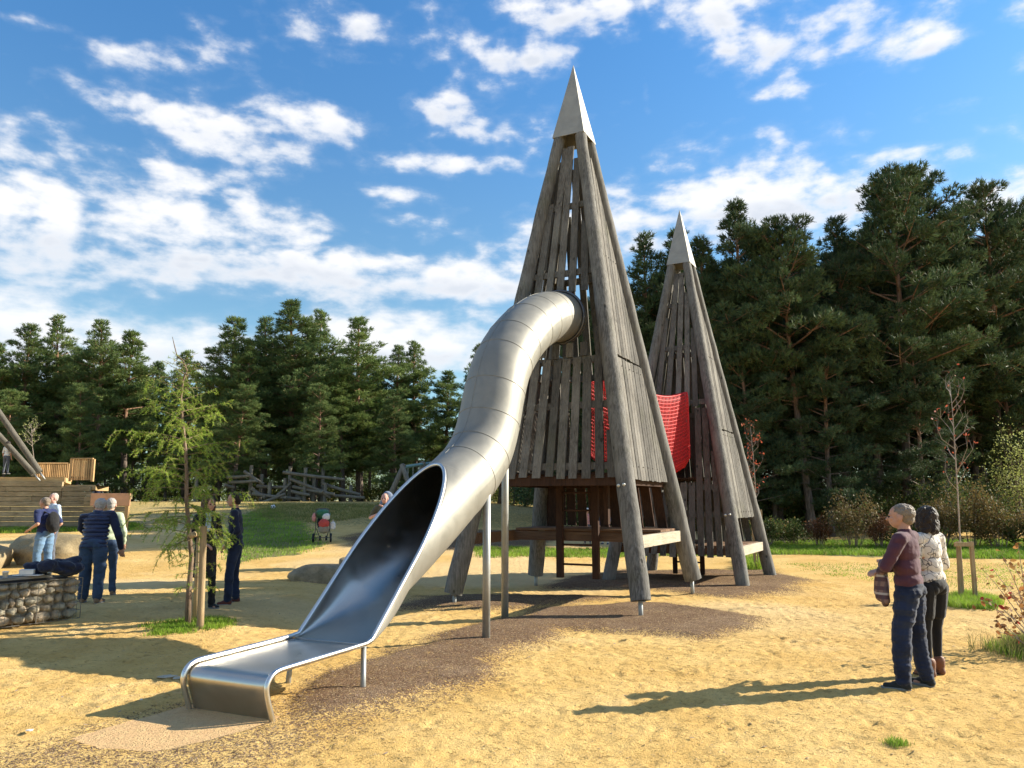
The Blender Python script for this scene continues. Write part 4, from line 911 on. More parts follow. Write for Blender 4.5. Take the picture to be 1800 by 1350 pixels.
# ------------------------------------------------------------------ young larch with its stake
def larch():
    b = G(330, 1098); Yd = b.y; root = empty('larch_tree', tuple(b), 0, 'young larch with drooping yellow green branches, tied to a wooden stake', 'tree'); rnd_ = random.Random(5); g = np.random.default_rng(5)
    tp = [(330,1098),(332,1040),(337,980),(332,930),(328,880),(328,830),(326,790),(321,740),(318,700),(322,668),(329,652),(322,634),(311,625),(306,605),(303,592)]
    pts = [at(u, v, Yd)-b for u, v in tp]; rad = [.046,.038,.034,.031,.028,.026,.023,.020,.017,.015,.012,.010,.008,.006,.003]
    pts[0].z = -.06; mb = MB(); mb.tube(pts, rad, 10); mb.build('trunk', M['larch_bark'], root, True)
    H = pts[-1].z; wb = MB(); N_ = []; D_ = []
    def tr(z):
        for i in range(len(pts)-1):
            if pts[i].z <= z <= pts[i+1].z or i == len(pts)-2: t = (z-pts[i].z)/max(pts[i+1].z-pts[i].z, .01); return pts[i].lerp(pts[i+1], t)
    def needles(p, q, k, spread):
        d = (q-p); n = max(2, int(d.length/.0032*k))
        for _ in range(n):
            t = rnd_.random(); N_.append(tuple(p+d*t)); dd = Vector((rnd_.gauss(0, 1), rnd_.gauss(0, 1), rnd_.gauss(.1, .9)))+d.normalized()*.8; D_.append(tuple(dd.normalized()))
    nb = 92
    for i in range(nb):
        t = ((i+rnd_.random())/nb)**.85; z = H*(.10+.83*t); a = i*2.399+rnd_.uniform(-.4, .4); p0 = tr(z); rel = z/H
        L = (.80 if rel < .62 else .86*(1-(rel-.62)/.42))*rnd_.uniform(.5, 1.1)*(1 if rel > .25 else .48)
        if .30 < rel < .50 and rnd_.random() < .5: L *= 1.15
        L = max(L, .16); up = rnd_.uniform(.0, .35)+.25*rel; d = Vector((math.cos(a), math.sin(a), up)); P_ = [p0]
        droop = .22 if rel < .7 else .12
        for k in range(1, 6): s = k/5; P_.append(p0+d*L*s+Vector((rnd_.gauss(0, .012), rnd_.gauss(0, .012), -droop*L*s*s*1.5+.10*L*s**4)))
        wb.tube(P_, [.0085*(1-.75*k/5)*(.6+.4*L) for k in range(6)], 4, False)
        leafy = .8 if rel < .80 else .25
        for k in range(5): needles(P_[k], P_[k+1], (.0 if k == 0 else .5)*leafy, .03)
        for k in range(int(13*L/.9)):
            s = rnd_.uniform(.15, .98); q = P_[int(s*5)].lerp(P_[min(int(s*5)+1, 5)], s*5-int(s*5)); l2 = L*rnd_.uniform(.14, .34); sd = Vector((-d.y, d.x, 0))*rnd_.choice((-1, 1))*rnd_.uniform(.3, 1)+d*.5+Vector((0, 0, rnd_.uniform(-1.1, .0))); sd.normalize()
            q1 = q+sd*l2*.55; q2 = q+sd*l2+Vector((0, 0, -.3*l2)); wb.tube([q, q1, q2], [.0035, .0025, .0012], 3, False); needles(q, q1, .75*leafy, .02); needles(q1, q2, .9*leafy, .02)
    wb.build('branches', M['larch_bark'], root)
    P = np.array(N_); Dn = np.array(D_); n = len(P); s = np.cross(Dn, g.normal(size=(n, 3))); s /= np.linalg.norm(s, axis=1)[:, None]; L = .042*g.uniform(.6, 1.2, n)[:, None]; wv = .0075
    V = np.stack([P-s*wv/2, P+s*wv/2, P+Dn*L], 1).reshape(-1, 3); i = np.arange(n)*3; link('needles', npmesh('needles', V, np.stack([i, i+1, i+2], 1)), root, M['larch_needles']); print('larch needles', n)
    # stakes and crossbar
    s = G(352, 1107); st = empty('tree_stake', tuple(s), 0, 'round wooden stake pair with a crossbar holding the young larch', 'stake'); mb = MB(); top = at(358, 925, s.y)-s
    mb.tube([(0,0,-.1), tuple(top*.5), tuple(top)], [.046,.045,.044], 14); o = mb.build('post', M['stake'], st, True); e = o.modifiers.new('e', 'EDGE_SPLIT'); e.split_angle = R(50)
    bk = Vector((-.28, .50, 0)); mb = MB(); mb.tube([tuple(bk+Vector((0,0,-.1))), tuple(bk+Vector((0, 0, top.z-.02)))], .042, 12); mb.build('post', M['stake'], st, True)
    mb = MB(); c0 = top+Vector((-.05, -.03, -.12)); mb.tube([tuple(c0+Vector((-.06, -.09, 0))), tuple(c0+Vector((-.27, .62, 0)))], .04, 12); mb.build('crossbar', M['stake'], st, True)
    mb = MB(); mb.tube([tuple(c0+Vector((-.11, .25, .0))), tuple(c0+Vector((-.24, .25, .02)))], .018, 8); mb.build('tie', M['rubber'], st)
larch()

# ------------------------------------------------------------------ bare saplings
def sapling(base, trunkpx, Yd, label, side, seed, leafmat, nleaf, stakes, spread=.45, nbr=14, up=2.2):
    b = base; root = empty('sapling', tuple(b), 0, label, 'sapling'); rnd_ = random.Random(seed); pts = [at(u, v, Yd)-b for u, v in trunkpx]; pts[0].z = -.05; n = len(pts); mb = MB(); H = pts[-1].z
    mb.tube(pts, [.019*(1-.85*i/(n-1)) for i in range(n)], 8); mb.build('trunk', M['pale_twig'], root, True); wb = MB(); tips = []
    for i in range(nbr):
        z = H*(.48+.48*(i+rnd_.random())/nbr); k = next((j for j in range(n-1) if pts[j].z <= z <= pts[j+1].z), n-2); p0 = pts[k].lerp(pts[k+1], (z-pts[k].z)/(pts[k+1].z-pts[k].z)); a = rnd_.uniform(0, 6.28); L = spread*rnd_.uniform(.5, 1.2)*(1.25-.7*z/H)*2
        d = Vector((math.cos(a), math.sin(a), up)).normalized(); q = [p0]
        for s in (.33, .66, 1): q.append(p0+d*L*s+Vector((math.cos(a), math.sin(a), 0))*L*.18*math.sin(s*3.1)+Vector((rnd_.gauss(0, .02), rnd_.gauss(0, .02), 0)))
        wb.tube(q, [.008, .006, .004, .002], 4, False)
        for j in range(3):
            e = q[rnd_.choice((1, 2, 3))]; f_ = e+Vector((rnd_.gauss(0, .12), rnd_.gauss(0, .12), rnd_.uniform(.05, .25))); wb.tube([e, f_], [.003, .0012], 3, False); tips.append(f_)
        tips += q[2:]
    wb.build('branches', M['pale_twig'], root)
    if nleaf:
        P = [];
        for _ in range(nleaf): t = rnd_.choice(tips); P.append((t.x+rnd_.gauss(0, .035), t.y+rnd_.gauss(0, .035), t.z+rnd_.gauss(0, .035)))
        foliage('leaves', np.array(P), .062, M[leafmat], seed, root, -.2, .6)
    return root
b = G(1694, 1052); sapling(b, [(1694,1052),(1688,960),(1683,860),(1678,780),(1674,720),(1669,670)], b.y, 'thin bare sapling with a few red leaves behind the couple, tied to two stakes', 1, 3, 'red_leaf', 46, None, .42, 16)
b = G(1330, 1000); sapling(b, [(1332,1000),(1330,920),(1328,860),(1324,800),(1319,750)], b.y, 'thin sapling with red berries beside the smaller tower', 1, 4, 'red_leaf', 120, None, .36, 11)
b = Vector((at(62,830,31).x, 31, 2.25+T(-19, 31)*0+.0)); b.z = at(62,832,31).z; sapling(b, [(62,832),(60,810),(57,785),(56,762),(54,745)], 31, 'leafy little sapling behind the leaning poles on the terrace', 1, 6, 'pale_leaf', 190, None, .28, 14, 1.2)
s = G(1715, 1056); st = empty('tree_stake', tuple(s), 0, 'pair of square stakes with a top rail beside the bare sapling', 'stake')
tp = at(1707, 952, s.y)-s
for dx, dy, tx_ in ((0, 0, tp.x), (-.20, .12, tp.x-.165)):
    mb = MB(); mb.bar((dx, dy, -.1), (tx_, dy, tp.z), .062, .062, (0, 1, 0)); mb.build('post', M['stake'], st, bevel=.004)
mb = MB(); mb.bar((tp.x-.30, .02, tp.z-.05), (tp.x+.02, -.01, tp.z-.05), .05, .075); mb.build('crossbar', M['stake'], st, bevel=.004)
s = G(1332, 1001); st = empty('tree_stake', tuple(s+Vector((.1, .1, 0))), 0, 'short stakes of the red leaved sapling beyond the smaller tower', 'stake')
for dx in (-.13, .10): mb = MB(); mb.bar((dx, 0, -.1), (dx-.02, 0, 1.45+dx), .06, .05, (0, 1, 0)); mb.build('post', M['stake'], st, bevel=.004)

# autumn shrub in the right foreground
def autumn():
    b = G(1835, 1150); root = empty('shrub', tuple(b), 0, 'leafy shrub with red and brown autumn leaves at the right edge in front', 'shrub'); rnd_ = random.Random(12); wb = MB(); V = []; F_ = []
    tips = [(1725,998),(1722,1052),(1758,968),(1745,1000),(1790,960),(1756,1096),(1750,1110),(1770,1030),(1738,1055),(1800,990),(1820,960),(1850,940),(1880,980),(1765,1075),(1790,1040),(1900,1030),(1775,985),(1812,1012)]
    def lf(p, s):
        d = Vector((rnd_.gauss(0, .7), rnd_.gauss(0, .7), rnd_.uniform(-1, .1))).normalized(); s1 = d.cross(Vector((rnd_.gauss(0, 1), rnd_.gauss(0, 1), rnd_.gauss(0, 1)))).normalized(); nn_ = d.cross(s1)*.12; k = len(V)
        prof_ = [(0, 0), (.18, .22), (.45, .33), (.75, .22), (1, 0)]
        for t, w_ in prof_: V.append(p+d*s*t+nn_*s*(-t*t)); 
        for t, w_ in prof_[1:4]: V.append(p+d*s*t+s1*s*w_+nn_*s*(.6-t))
        for t, w_ in prof_[1:4]: V.append(p+d*s*t-s1*s*w_+nn_*s*(.6-t))
        F_.extend([(k, k+1, k+5), (k+1, k+2, k+6, k+5), (k+2, k+3, k+7, k+6), (k+3, k+4, k+7), (k, k+8, k+1), (k+1, k+8, k+9, k+2), (k+2, k+9, k+10, k+3), (k+3, k+10, k+4)])
    for (u, v) in tips:
        e = at(u, v, b.y+rnd_.uniform(-.45, .45))-b; p0 = Vector((rnd_.uniform(-.1, .1), rnd_.uniform(-.1, .1), -.02)); m1 = p0.lerp(e, .5)+Vector((rnd_.gauss(0, .04), rnd_.gauss(0, .04), .06)); q = [p0, p0.lerp(m1, .5), m1, m1.lerp(e, .5)+Vector((0, 0, .02)), e]
        wb.tube(q, [.008, .007, .005, .004, .002], 5, False)
        for j in range(11): t = rnd_.uniform(.35, 1)*4; i = min(int(t), 3); p = q[i].lerp(q[i+1], t-i); r_ = p+Vector((rnd_.gauss(0, .06), rnd_.gauss(0, .06), rnd_.gauss(.02, .04))); wb.tube([p, r_], [.002, .001], 3, False); lf(r_, rnd_.uniform(.045, .085))
        lf(e, .075)
    wb.build('branches', M['twig'], root); me = bpy.data.meshes.new('leaves'); me.from_pydata([tuple(p) for p in V], [], F_); me.update(); link('leaves', me, root, M['autumn_leaf'], True)
    pts = [(b.x+rnd_.gauss(.05, .28), b.y+rnd_.gauss(0, .25), b.z) for _ in range(420)]; o = blades('grass', pts, .22, .006, M['dry_grass'], 9, 6, .04); tag(o, 'dry straw coloured grass under the autumn leaved shrub', 'grass', kind='stuff')
autumn()
# ------------------------------------------------------------------ people
def folds(amp, sx=9, sz=16, seed=3, quilt=None):
    def f_(co):
        d = amp*fbm(co[:, 0]*sx, co[:, 1]*sx, co[:, 2]*sz, o=3, seed=seed)*1.6
        if quilt: d = d+quilt[0]*(np.abs(np.sin(co[:, 2]*math.pi/quilt[1]+.4*co[:, 0]))**.6-.5)
        return d
    return f_
def person(loc, yaw, H, label, group=None, lean=(0, 0), arms=None, feet=None, top='navy', sleeve='long', legs='jeans', shoes='dark_shoe', hair='hair_dark', hairstyle='short', skin='skin',
           near=False, female=False, hem=.50, quilt=None, vest=None, loose=1.0, coat=None, boots=False, child=False, headyaw=0, headpitch=0, sleeve_mat=None, shorts=None, kneebend=0, bulk=1.0):
    root = empty('person', tuple(loc), yaw, label, 'person', group); vox = .0075 if near else .012; S = H
    sw = (.108 if not female else .094)*(1.0); hw = .052 if not female else .055
    if child: sw = .10
    pel = Vector((0, 0, .53)); Rm = Matrix.Rotation(-R(lean[0]), 3, 'X') @ Matrix.Rotation(R(lean[1]), 3, 'Y')
    def up(p): return pel+Rm@(Vector(p)-pel)
    feet = feet or [(-.075, .0), (.075, .0)]
    hips = [pel+Vector((s*hw, 0, -.02)) for s in (-1, 1)]; ank = [Vector((f_[0], f_[1], .045)) for f_ in feet]
    knee = [h.lerp(a, .5)+Vector((0, .012+kneebend, 0)) for h, a in zip(hips, ank)]
    sh = [up((s*sw, -.005, .805)) for s in (-1, 1)]
    arms = arms or [((-.145, -.01, .635), (-.14, .03, .50)), ((.145, -.01, .635), (.14, .03, .50))]
    elb = [Vector(a[0]) for a in arms]; wri = [Vector(a[1]) for a in arms]
    neck = up((0, -.005, .83)); hc = up((0, .012, .925)) 
    HM = Rm@Matrix.Rotation(R(headyaw), 3, 'Z')@Matrix.Rotation(-R(headpitch)+R(lean[0])*.4, 3, 'X')
    hs = 1.07 if not child else 1.22
    def hp(p): return hc+HM@(Vector(p)*hs)
    def add(mb, a, b, ra, rb, n=12): mb.cap(Vector(a)*S, Vector(b)*S, ra*S, rb*S, n)
    def ell(mb, c, r_, Mx=None, n=(20, 14)): mb.ell(Vector(c)*S, [q*S for q in r_], Mx, *n)
    # body ------------------------------------------------------------
    b = MB()
    for i in (0, 1):
        s = (-1, 1)[i]; add(b, hips[i], knee[i], .044, .027); add(b, knee[i], ank[i], .027, .017); add(b, ank[i]+Vector((0, -.010, -.018)), ank[i]+Vector((0, .055, -.028)), .014, .009)
        add(b, sh[i], elb[i], .026, .021); add(b, elb[i], wri[i], .022, .0145)
        # hand with palm, four fingers and thumb
        d = (wri[i]-elb[i]).normalized(); side = d.cross(Vector((0, 0, 1)) if abs(d.z) < .8 else Vector((0, 1, 0))).normalized(); side = side if side.y > 0 or abs(d.z) < .8 else -side; nrm = d.cross(side).normalized(); Mh = Matrix((side, nrm, d)).transposed()
        pc = wri[i]+d*.028; ell(b, pc, (.024, .011, .031), Mh, (14, 10))
        for k, (o_, l_) in enumerate(((-.017, .034), (-.006, .041), (.006, .039), (.017, .031))):
            p0 = pc+side*o_+d*.024; p1 = p0+(d+nrm*.25).normalized()*l_*.5; p2 = p1+(d+nrm*1.0).normalized()*l_*.5; add(b, p0, p1, .0058, .0052, 8); add(b, p1, p2, .0052, .0044, 8)
        t0 = pc+side*.02-d*.006; t1_ = t0+(side*.8+d+nrm*.2).normalized()*.02; t2_ = t1_+(side*.2+d+nrm*.5).normalized()*.018; add(b, t0, t1_, .0075, .0065, 8); add(b, t1_, t2_, .0065, .005, 8)
    ell(b, up((0, 0, .73)), (.088 if not female else .08, .052, .095), Rm); ell(b, up((0, 0, .62)), (.072, .050, .08), Rm); ell(b, (0, 0, .535), (.082, .056, .055))
    add(b, up((0, -.008, .80)), up((0, .003, .885)), .032, .029)
    add(b, sh[0], sh[1], .028, .028)
    # head: cranium, jaw, brow, nose, lips, chin, ears
    for c, r_ in (((0, -.006, .012), (.0425, .053, .050)), ((0, .012, -.022), (.035, .038, .040)), ((0, .027, -.046), (.016, .014, .012)), ((0, .040, .008), (.030, .010, .008)), ((0, .0455, -.030), (.014, .006, .0045)), ((-.022, .034, -.012), (.012, .012, .012)), ((.022, .034, -.012), (.012, .012, .012))):
        ell(b, hp(c), [q*hs for q in r_], HM)
    add(b, hp((0, .045, .004)), hp((0, .057, -.016)), .0048*hs, .0078*hs, 8)
    for s in (-1, 1): ell(b, hp((s*.0435, -.002, -.008)), (.006*hs, .013*hs, .019*hs), HM)
    b.remesh('body', M[skin], root, .0055 if near else .009, 4)
    e = MB()
    for s in (-1, 1): ell(e, hp((s*.017, .0455, -.002)), (.0055*hs,)*3, None, (8, 6))
    for s in (-1, 1):
        e = MB(); ell(e, hp((s*.017, .0465, -.003)), (.0055*hs,)*3, None, (8, 6)); e.build('eye', M['eye'], root, True)
    # hair ------------------------------------------------------------
    if hairstyle:
        h_ = MB()
        if hairstyle in ('short', 'thin'):
            k = 1.0 if hairstyle == 'short' else .965
            ell(h_, hp((0, -.014, .017)), (.0455*k*hs, .052*k*hs, .0500*k*hs), HM); ell(h_, hp((0, -.030, -.012)), (.036*k*hs, .030*k*hs, .034*k*hs), HM)
        elif hairstyle == 'hood':
            ell(h_, hp((0, -.012, .0)), (.058*hs, .064*hs, .066*hs), HM); ell(h_, hp((0, -.02, -.05)), (.06*hs, .05*hs, .03*hs), HM)
        elif hairstyle == 'cap':
            ell(h_, hp((0, -.006, .028)), (.048*hs, .057*hs, .042*hs), HM); ell(h_, hp((0, .052, .018)), (.032*hs, .03*hs, .006*hs), HM)
        else:
            ell(h_, hp((0, -.016, .016)), (.052*hs, .058*hs, .055*hs), HM); g = random.Random(4)
            for s in (-1, 1): ell(h_, hp((s*.036, -.010, -.030)), (.022*hs, .036*hs, .052*hs), HM)
            ell(h_, hp((0, -.040, -.035)), (.045*hs, .030*hs, .060*hs), HM)
            for _ in range(46): a = g.uniform(-2.6, 2.6)+math.pi*1.5; zz = g.uniform(-.08, .05); rr = .05*(1-max(0, zz-.01)*8); ell(h_, hp((math.cos(a)*rr, -.012+math.sin(a)*rr*1.05, zz)), (.013*hs, .013*hs, .022*hs), HM, (8, 6))
        h_.remesh('hair' if hairstyle not in ('hood', 'cap') else 'hood' if hairstyle == 'hood' else 'cap', M[hair], root, .006 if near else .010, 3, folds(.006, 55, 40, 9))
    # trousers --------------------------------------------------------
    L = MB(); lo_ = loose
    for i in (0, 1):
        zc = .055 if not boots else .13
        endp = knee[i].lerp(ank[i], .96 if not boots else .72)
        add(L, hips[i]+Vector((0, -.004, -.01)), knee[i], .0565*(.8+.2*lo_), max(.039*lo_, .034)); add(L, knee[i], endp, max(.0385*lo_, .034), .035*lo_ if not boots else .024)
        if not boots and lo_ > .9:
            for zz, rr in ((.92, .035), (.84, .036)): c = knee[i].lerp(ank[i], zz); ell(L, c, (rr*lo_, rr*lo_*1.05, .012))
    ell(L, (0, -.004, .535), (.092 if not female else .094, .066, .060)); ell(L, up((0, 0, .575)), (.083, .060, .045), Rm)
    for s in (-1, 1): ell(L, (s*.036, -.026, .515), (.045, .046, .045))
    L.remesh('trousers' if lo_ > .85 else 'leggings', M[legs], root, vox, 5, folds((.013 if near else .009) if lo_ > .85 else .002, 6, 17, int(H*100)))
    if shorts:
        q = MB()
        for i in (0, 1): add(q, hips[i], hips[i].lerp(knee[i], .62), .062, .052)
        ell(q, (0, -.004, .535), (.097, .072, .062)); q.remesh('shorts', M[shorts], root, vox, 4, folds(.005, 8, 12, 7))
    # top -------------------------------------------------------------
    t = MB(); wz = .008
    ell(t, up((0, -.002, .745)), (.096+wz if not female else .088, .062, .095), Rm); ell(t, up((0, .0, .65)), (.088+wz if not female else .078, .064, .085), Rm)
    ell(t, up((0, -.002, .575)), (.088+wz, .067, .062), Rm); add(t, up((-.045, -.004, hem+.025)), up((.045, -.004, hem+.025)), .052, .052); add(t, sh[0]+Vector((.01, 0, .002)), sh[1]-Vector((.01, 0, -.002)), .036, .036)
    add(t, up((0, -.008, .80)), up((0, -.002, .838)), .044, .036)
    full = sleeve == 'long' and not vest
    sl_ = MB() if (sleeve_mat or vest) else t
    for i in (0, 1):
        if sleeve != 'none':
            if sleeve == 'short': add(sl_, sh[i], sh[i].lerp(elb[i], .82), .038, .033)
            elif sleeve == 'mid': add(sl_, sh[i], elb[i], .038, .031); add(sl_, elb[i], elb[i].lerp(wri[i], .25), .031, .028)
            else: add(sl_, sh[i], elb[i], .0375, .0305); add(sl_, elb[i], elb[i].lerp(wri[i], .93), .0305, .0215)
    if sl_ is not t: add(sl_, sh[0], sh[1], .03, .03); sl_.remesh('sleeves', M[sleeve_mat or top], root, vox, 4, folds(.005, 9, 16, 5))
    t.remesh('gilet' if vest else ('jacket' if hairstyle == 'hood' or coat else 'shirt'), M[top], root, vox if not vest else .009, 3, folds(.010, 7, 12, int(H*37), quilt))
    if coat:
        c = MB(); pts = [(.57, .088, .068), (.48, .098, .076), (.38, .100, .080), (coat, .104, .084)]
        for (z0, a0, b0), (z1, a1, b1) in zip(pts, pts[1:]):
            for k in range(5): zz = z0+(z1-z0)*k/4; ell(c, (0, -.004, zz), (a0+(a1-a0)*k/4, b0+(b1-b0)*k/4, .03))
        c.remesh('coat_skirt', M[top], root, vox, 5, folds(.007, 8, 5, 8))
    # shoes -----------------------------------------------------------
    for i in (0, 1):
        s = MB(); a = ank[i]; fy = Vector((( -1, 1)[i]*.018, .075, 0)); base = Vector((a.x, a.y, 0))
        add(s, base+Vector((0, -.018, .022)), base+fy*.95+Vector((0, 0, .017)), .0215, .0165, 14); add(s, base+Vector((0, -.008, .03)), base+fy*.45+Vector((0, 0, .026)), .022, .019, 14); ell(s, base+Vector((0, -.010, .040)), (.023, .027, .022))
        if boots: add(s, base+Vector((0, -.008, .04)), base.lerp(knee[i], .30)+Vector((0, -.006, 0)), .027, .034, 16)
        so = s.remesh('shoe' if not boots else 'boot', M[shoes], root, .006 if near else .01, 3, folds(.002, 20, 20, 6) if not boots else folds(.004, 12, 30, 6))
        q = MB(); n = 20; ring = []
        for k in range(n):
            an = 2*math.pi*k/n; yy = math.cos(an); xx = math.sin(an); c0 = base+fy*.42; L_ = .066; W_ = .0235*(1.0 if yy > -.2 else .9); ring.append(c0+Vector((xx*W_+fy.x*.5*yy, yy*L_, 0)))
        q.prism([p*S for p in ring], (0, 0, .0125*S)); q.build('sole', M['sole' if not boots else 'black'], so, False, .002)
    root.scale = (bulk, bulk, 1)
    return root, up, S
def yawto(dx, dy): return math.atan2(-dx, dy)
p = G(1610, 1212)
man, upm, Sm = person(p, yawto(-.75, .66), 1.78, 'man in a maroon top and dark jeans with folded arms, back turned', near=True, top='maroon', legs='jeans', shoes='dark_shoe', hair='hair_grey', hairstyle='short', hem=.485, bulk=1.13,
  arms=[((-.150, .055, .652), (-.005, .110, .668)), ((.145, .060, .645), (.005, .122, .622))], feet=[(-.075, .035), (.085, -.03)], loose=1.10, headyaw=8)
p = G(1650, 1190)
person(p, yawto(-.45, .9), 1.75, 'woman with dark curly hair in a white patterned top, black leggings and brown boots', near=True, female=True, top='swirl_knit', legs='black', shoes='brown_leather', hair='hair_dark', hairstyle='long', loose=.80, boots=True, shorts='black', hem=.535,
  arms=[((-.125, .01, .64), (-.06, .11, .60)), ((.135, .0, .64), (.08, .10, .60))], feet=[(-.05, .02), (.055, .035)], headyaw=15)
# plaid jacket over his arm
mp_ = man.location; Mz = Matrix.Rotation(yawto(-.75, .66), 3, 'Z'); jc = MB(); S_ = 1.78
for a, b_, ra, rb in (((-.06, .12, .62), (.04, .135, .625), .026, .026), ((-.05, .13, .60), (-.055, .125, .485), .026, .036), ((-.015, .14, .60), (-.01, .14, .50), .028, .038), ((.02, .14, .60), (.03, .145, .52), .028, .034), ((-.06, .11, .58), (-.075, .105, .465), .020, .026), ((-.03, .12, .56), (-.04, .115, .445), .018, .022)):
    jc.cap(Vector(a)*S_, Vector(b_)*S_, ra*S_, rb*S_)
o = jc.remesh('jacket', M['plaid'], None, .008, 4, folds(.014, 9, 4, 4)); o.location = mp_; o.rotation_euler = (0, 0, yawto(-.75, .66)); tag(o, 'brown plaid jacket hanging over the folded arms of the man in maroon', 'jacket')

# group at the left
p = G(72, 1012)
bm, upb, Sb = person(p, yawto(-.93, .25), 1.76, 'man in a blue short sleeved shirt and light jeans with a black rucksack', top='blue_shirt', sleeve='short', legs='blue_jeans', hair='hair_grey', hairstyle='thin', skin='skin', hem=.50, loose=1.12, lean=(4, 0), bulk=1.15,
  arms=[((-.150, -.045, .655), (-.105, .105, .585)), ((.15, -.06, .65), (.10, .02, .55))], feet=[(-.06, .02), (.07, -.03)])
rk = MB(); rk.ell((0, -.20, 1.18), (.16, .12, .25), None, 20, 16); rk.ell((0, -.27, 1.08), (.12, .08, .13)); rk.cap((-.10, -.16, 1.38), (-.10, -.02, 1.42), .02, .02); rk.cap((.10, -.16, 1.38), (.10, -.02, 1.42), .02, .02)
for s in (-1, 1): rk.cap((s*.12, -.02, 1.42), (s*.16, .10, 1.25), .018, .018); rk.cap((s*.16, .10, 1.25), (s*.17, .02, 1.02), .018, .014)
o = rk.remesh('backpack', M['black'], None, .012, 4, folds(.012, 7, 7, 3)); o.location = bm.location; o.rotation_euler = bm.rotation_euler; tag(o, 'black rucksack on the back of the man in the blue shirt', 'backpack')
p = G(157, 1061)
person(p, yawto(-.12, 1), 1.78, 'white haired man in a quilted navy gilet bending forward beside the gabion bench', top='navy', vest=True, sleeve='long', sleeve_mat='dark_navy', legs='mid_jeans', shoes='tan_shoe', hair='hair_white', hairstyle='thin', quilt=(.030, .062), hem=.49, loose=1.12, bulk=1.15, lean=(27, -7),
  arms=[((-.165, .15, .66), (-.10, .24, .54)), ((.165, .05, .60), (.175, .09, .475))], feet=[(-.06, .02), (.06, -.01)], headyaw=20, headpitch=-10)
p = G(182, 1047)
person(p, yawto(-.35, .9), 1.70, 'person in a pale green top half hidden behind the man in the navy gilet', top='pale_green', legs='mid_jeans', shoes='tan_shoe', hair='hair_white', hairstyle='short', female=True, lean=(8, 0), arms=[((-.14, .02, .64), (-.11, .10, .54)), ((.150, .0, .64), (.145, .05, .52))])
q = at(96, 866, 19.5); zt = T(q.x, 19.5); person((q.x, 19.5, zt), yawto(-.4, -.8), q.z-zt, 'person in a light blue top whose head shows behind the man with the rucksack', top='light_blue', legs='grey_leg', hair='hair_white', hairstyle='short', female=True, skin='skin_pink')
p = G(355, 1072)
person(p, yawto(.75, -.55), 1.72, 'person in a long black coat with a pale scarf, standing behind the young larch', top='black', legs='black', shoes='dark_shoe', hair='hair_brown', hairstyle='long', female=True, coat=.30, loose=.95, feet=[(-.09, .0), (.07, .02)], arms=[((-.135, .0, .64), (-.07, .10, .60)), ((.135, .0, .64), (.08, .11, .58))])
sc_ = MB(); 
for k in range(10): a = k*.63; sc_.cap((.075*math.cos(a), .07*math.sin(a), 1.45), (.075*math.cos(a+.63), .07*math.sin(a+.63), 1.45), .035, .035)
sc_.cap((.03, .09, 1.42), (.05, .11, 1.20), .04, .035); o = sc_.remesh('scarf', M['light_blue'], None, .012, 3, folds(.008, 12, 12, 2)); o.location = p; o.rotation_euler = (0, 0, yawto(.75, -.55)); tag(o, 'pale blue scarf round the neck of the person in the long black coat', 'scarf')
p = G(408, 1062)
person(p, yawto(-.95, -.2), 1.80, 'man in navy jacket, dark jeans and reddish shoes facing the black coated person', top='dark_navy', legs='jeans', shoes='red_shoe', hair='hair_dark', hairstyle='short', hem=.50, loose=1.0, lean=(3, 0),
  arms=[((-.145, -.03, .645), (-.12, .06, .53)), ((.14, -.02, .64), (.10, .08, .54))], feet=[(-.085, .03), (.07, -.02)])
q = at(9, 833, 30); person((q.x, 30, q.z), yawto(.2, .9), 1.26, 'child in a white shirt and grey leggings up on the timber terrace', top='white_cloth', sleeve='short', legs='grey_leg', hair='hair_dark', hairstyle='long', child=True, female=True, loose=.8)
q = at(677, 866, 19.5); zt = T(q.x, 19.5); ms, _, _ = person((q.x, 19.5, zt), yawto(-.1, -1), q.z-zt, 'man in an olive t shirt raising his hand to his mouth beside the slide', top='olive', sleeve='short', legs='jeans', hair='hair_brown', hairstyle='thin', skin='skin_pink', arms=[((-.17, .04, .68), (-.03, .12, .80)), ((.19, .02, .67), (.05, .13, .72))])
rk = MB(); rk.ell((.0, -.22, 1.50), (.20, .14, .36), None, 20, 14); rk.ell((0, -.24, 1.72), (.15, .13, .20)); o = rk.remesh('backpack', M['grey_blue'], None, .014, 4, folds(.012, 7, 7, 3)); o.location = ms.location; o.rotation_euler = ms.rotation_euler; tag(o, 'tall grey blue rucksack behind the head of the man in olive', 'backpack')
q = at(173, 849, 40); zt = T(q.x, 40); person((q.x, 40, zt), yawto(-.6, .8), q.z-zt, 'far person with dark hair showing just above the end of the timber wall', top='dark_navy', legs='jeans', hairstyle='short')
p = G(1033, 956); person(p, yawto(-.3, -.9), 1.22, 'child in pink seen under the deck between the ladder rails of the tall tower', top='pink', sleeve='short', legs='grey_leg', shoes='tan_shoe', hair='white_cloth', hairstyle='cap', child=True, loose=.9)
p = G(1064, 957); person(p, yawto(-.5, -.8), 1.30, 'child in a navy top and white leggings under the deck of the tall tower', top='navy', legs='white_cloth', shoes='navy', hair='hair_brown', hairstyle='long', child=True, female=True, loose=.8)
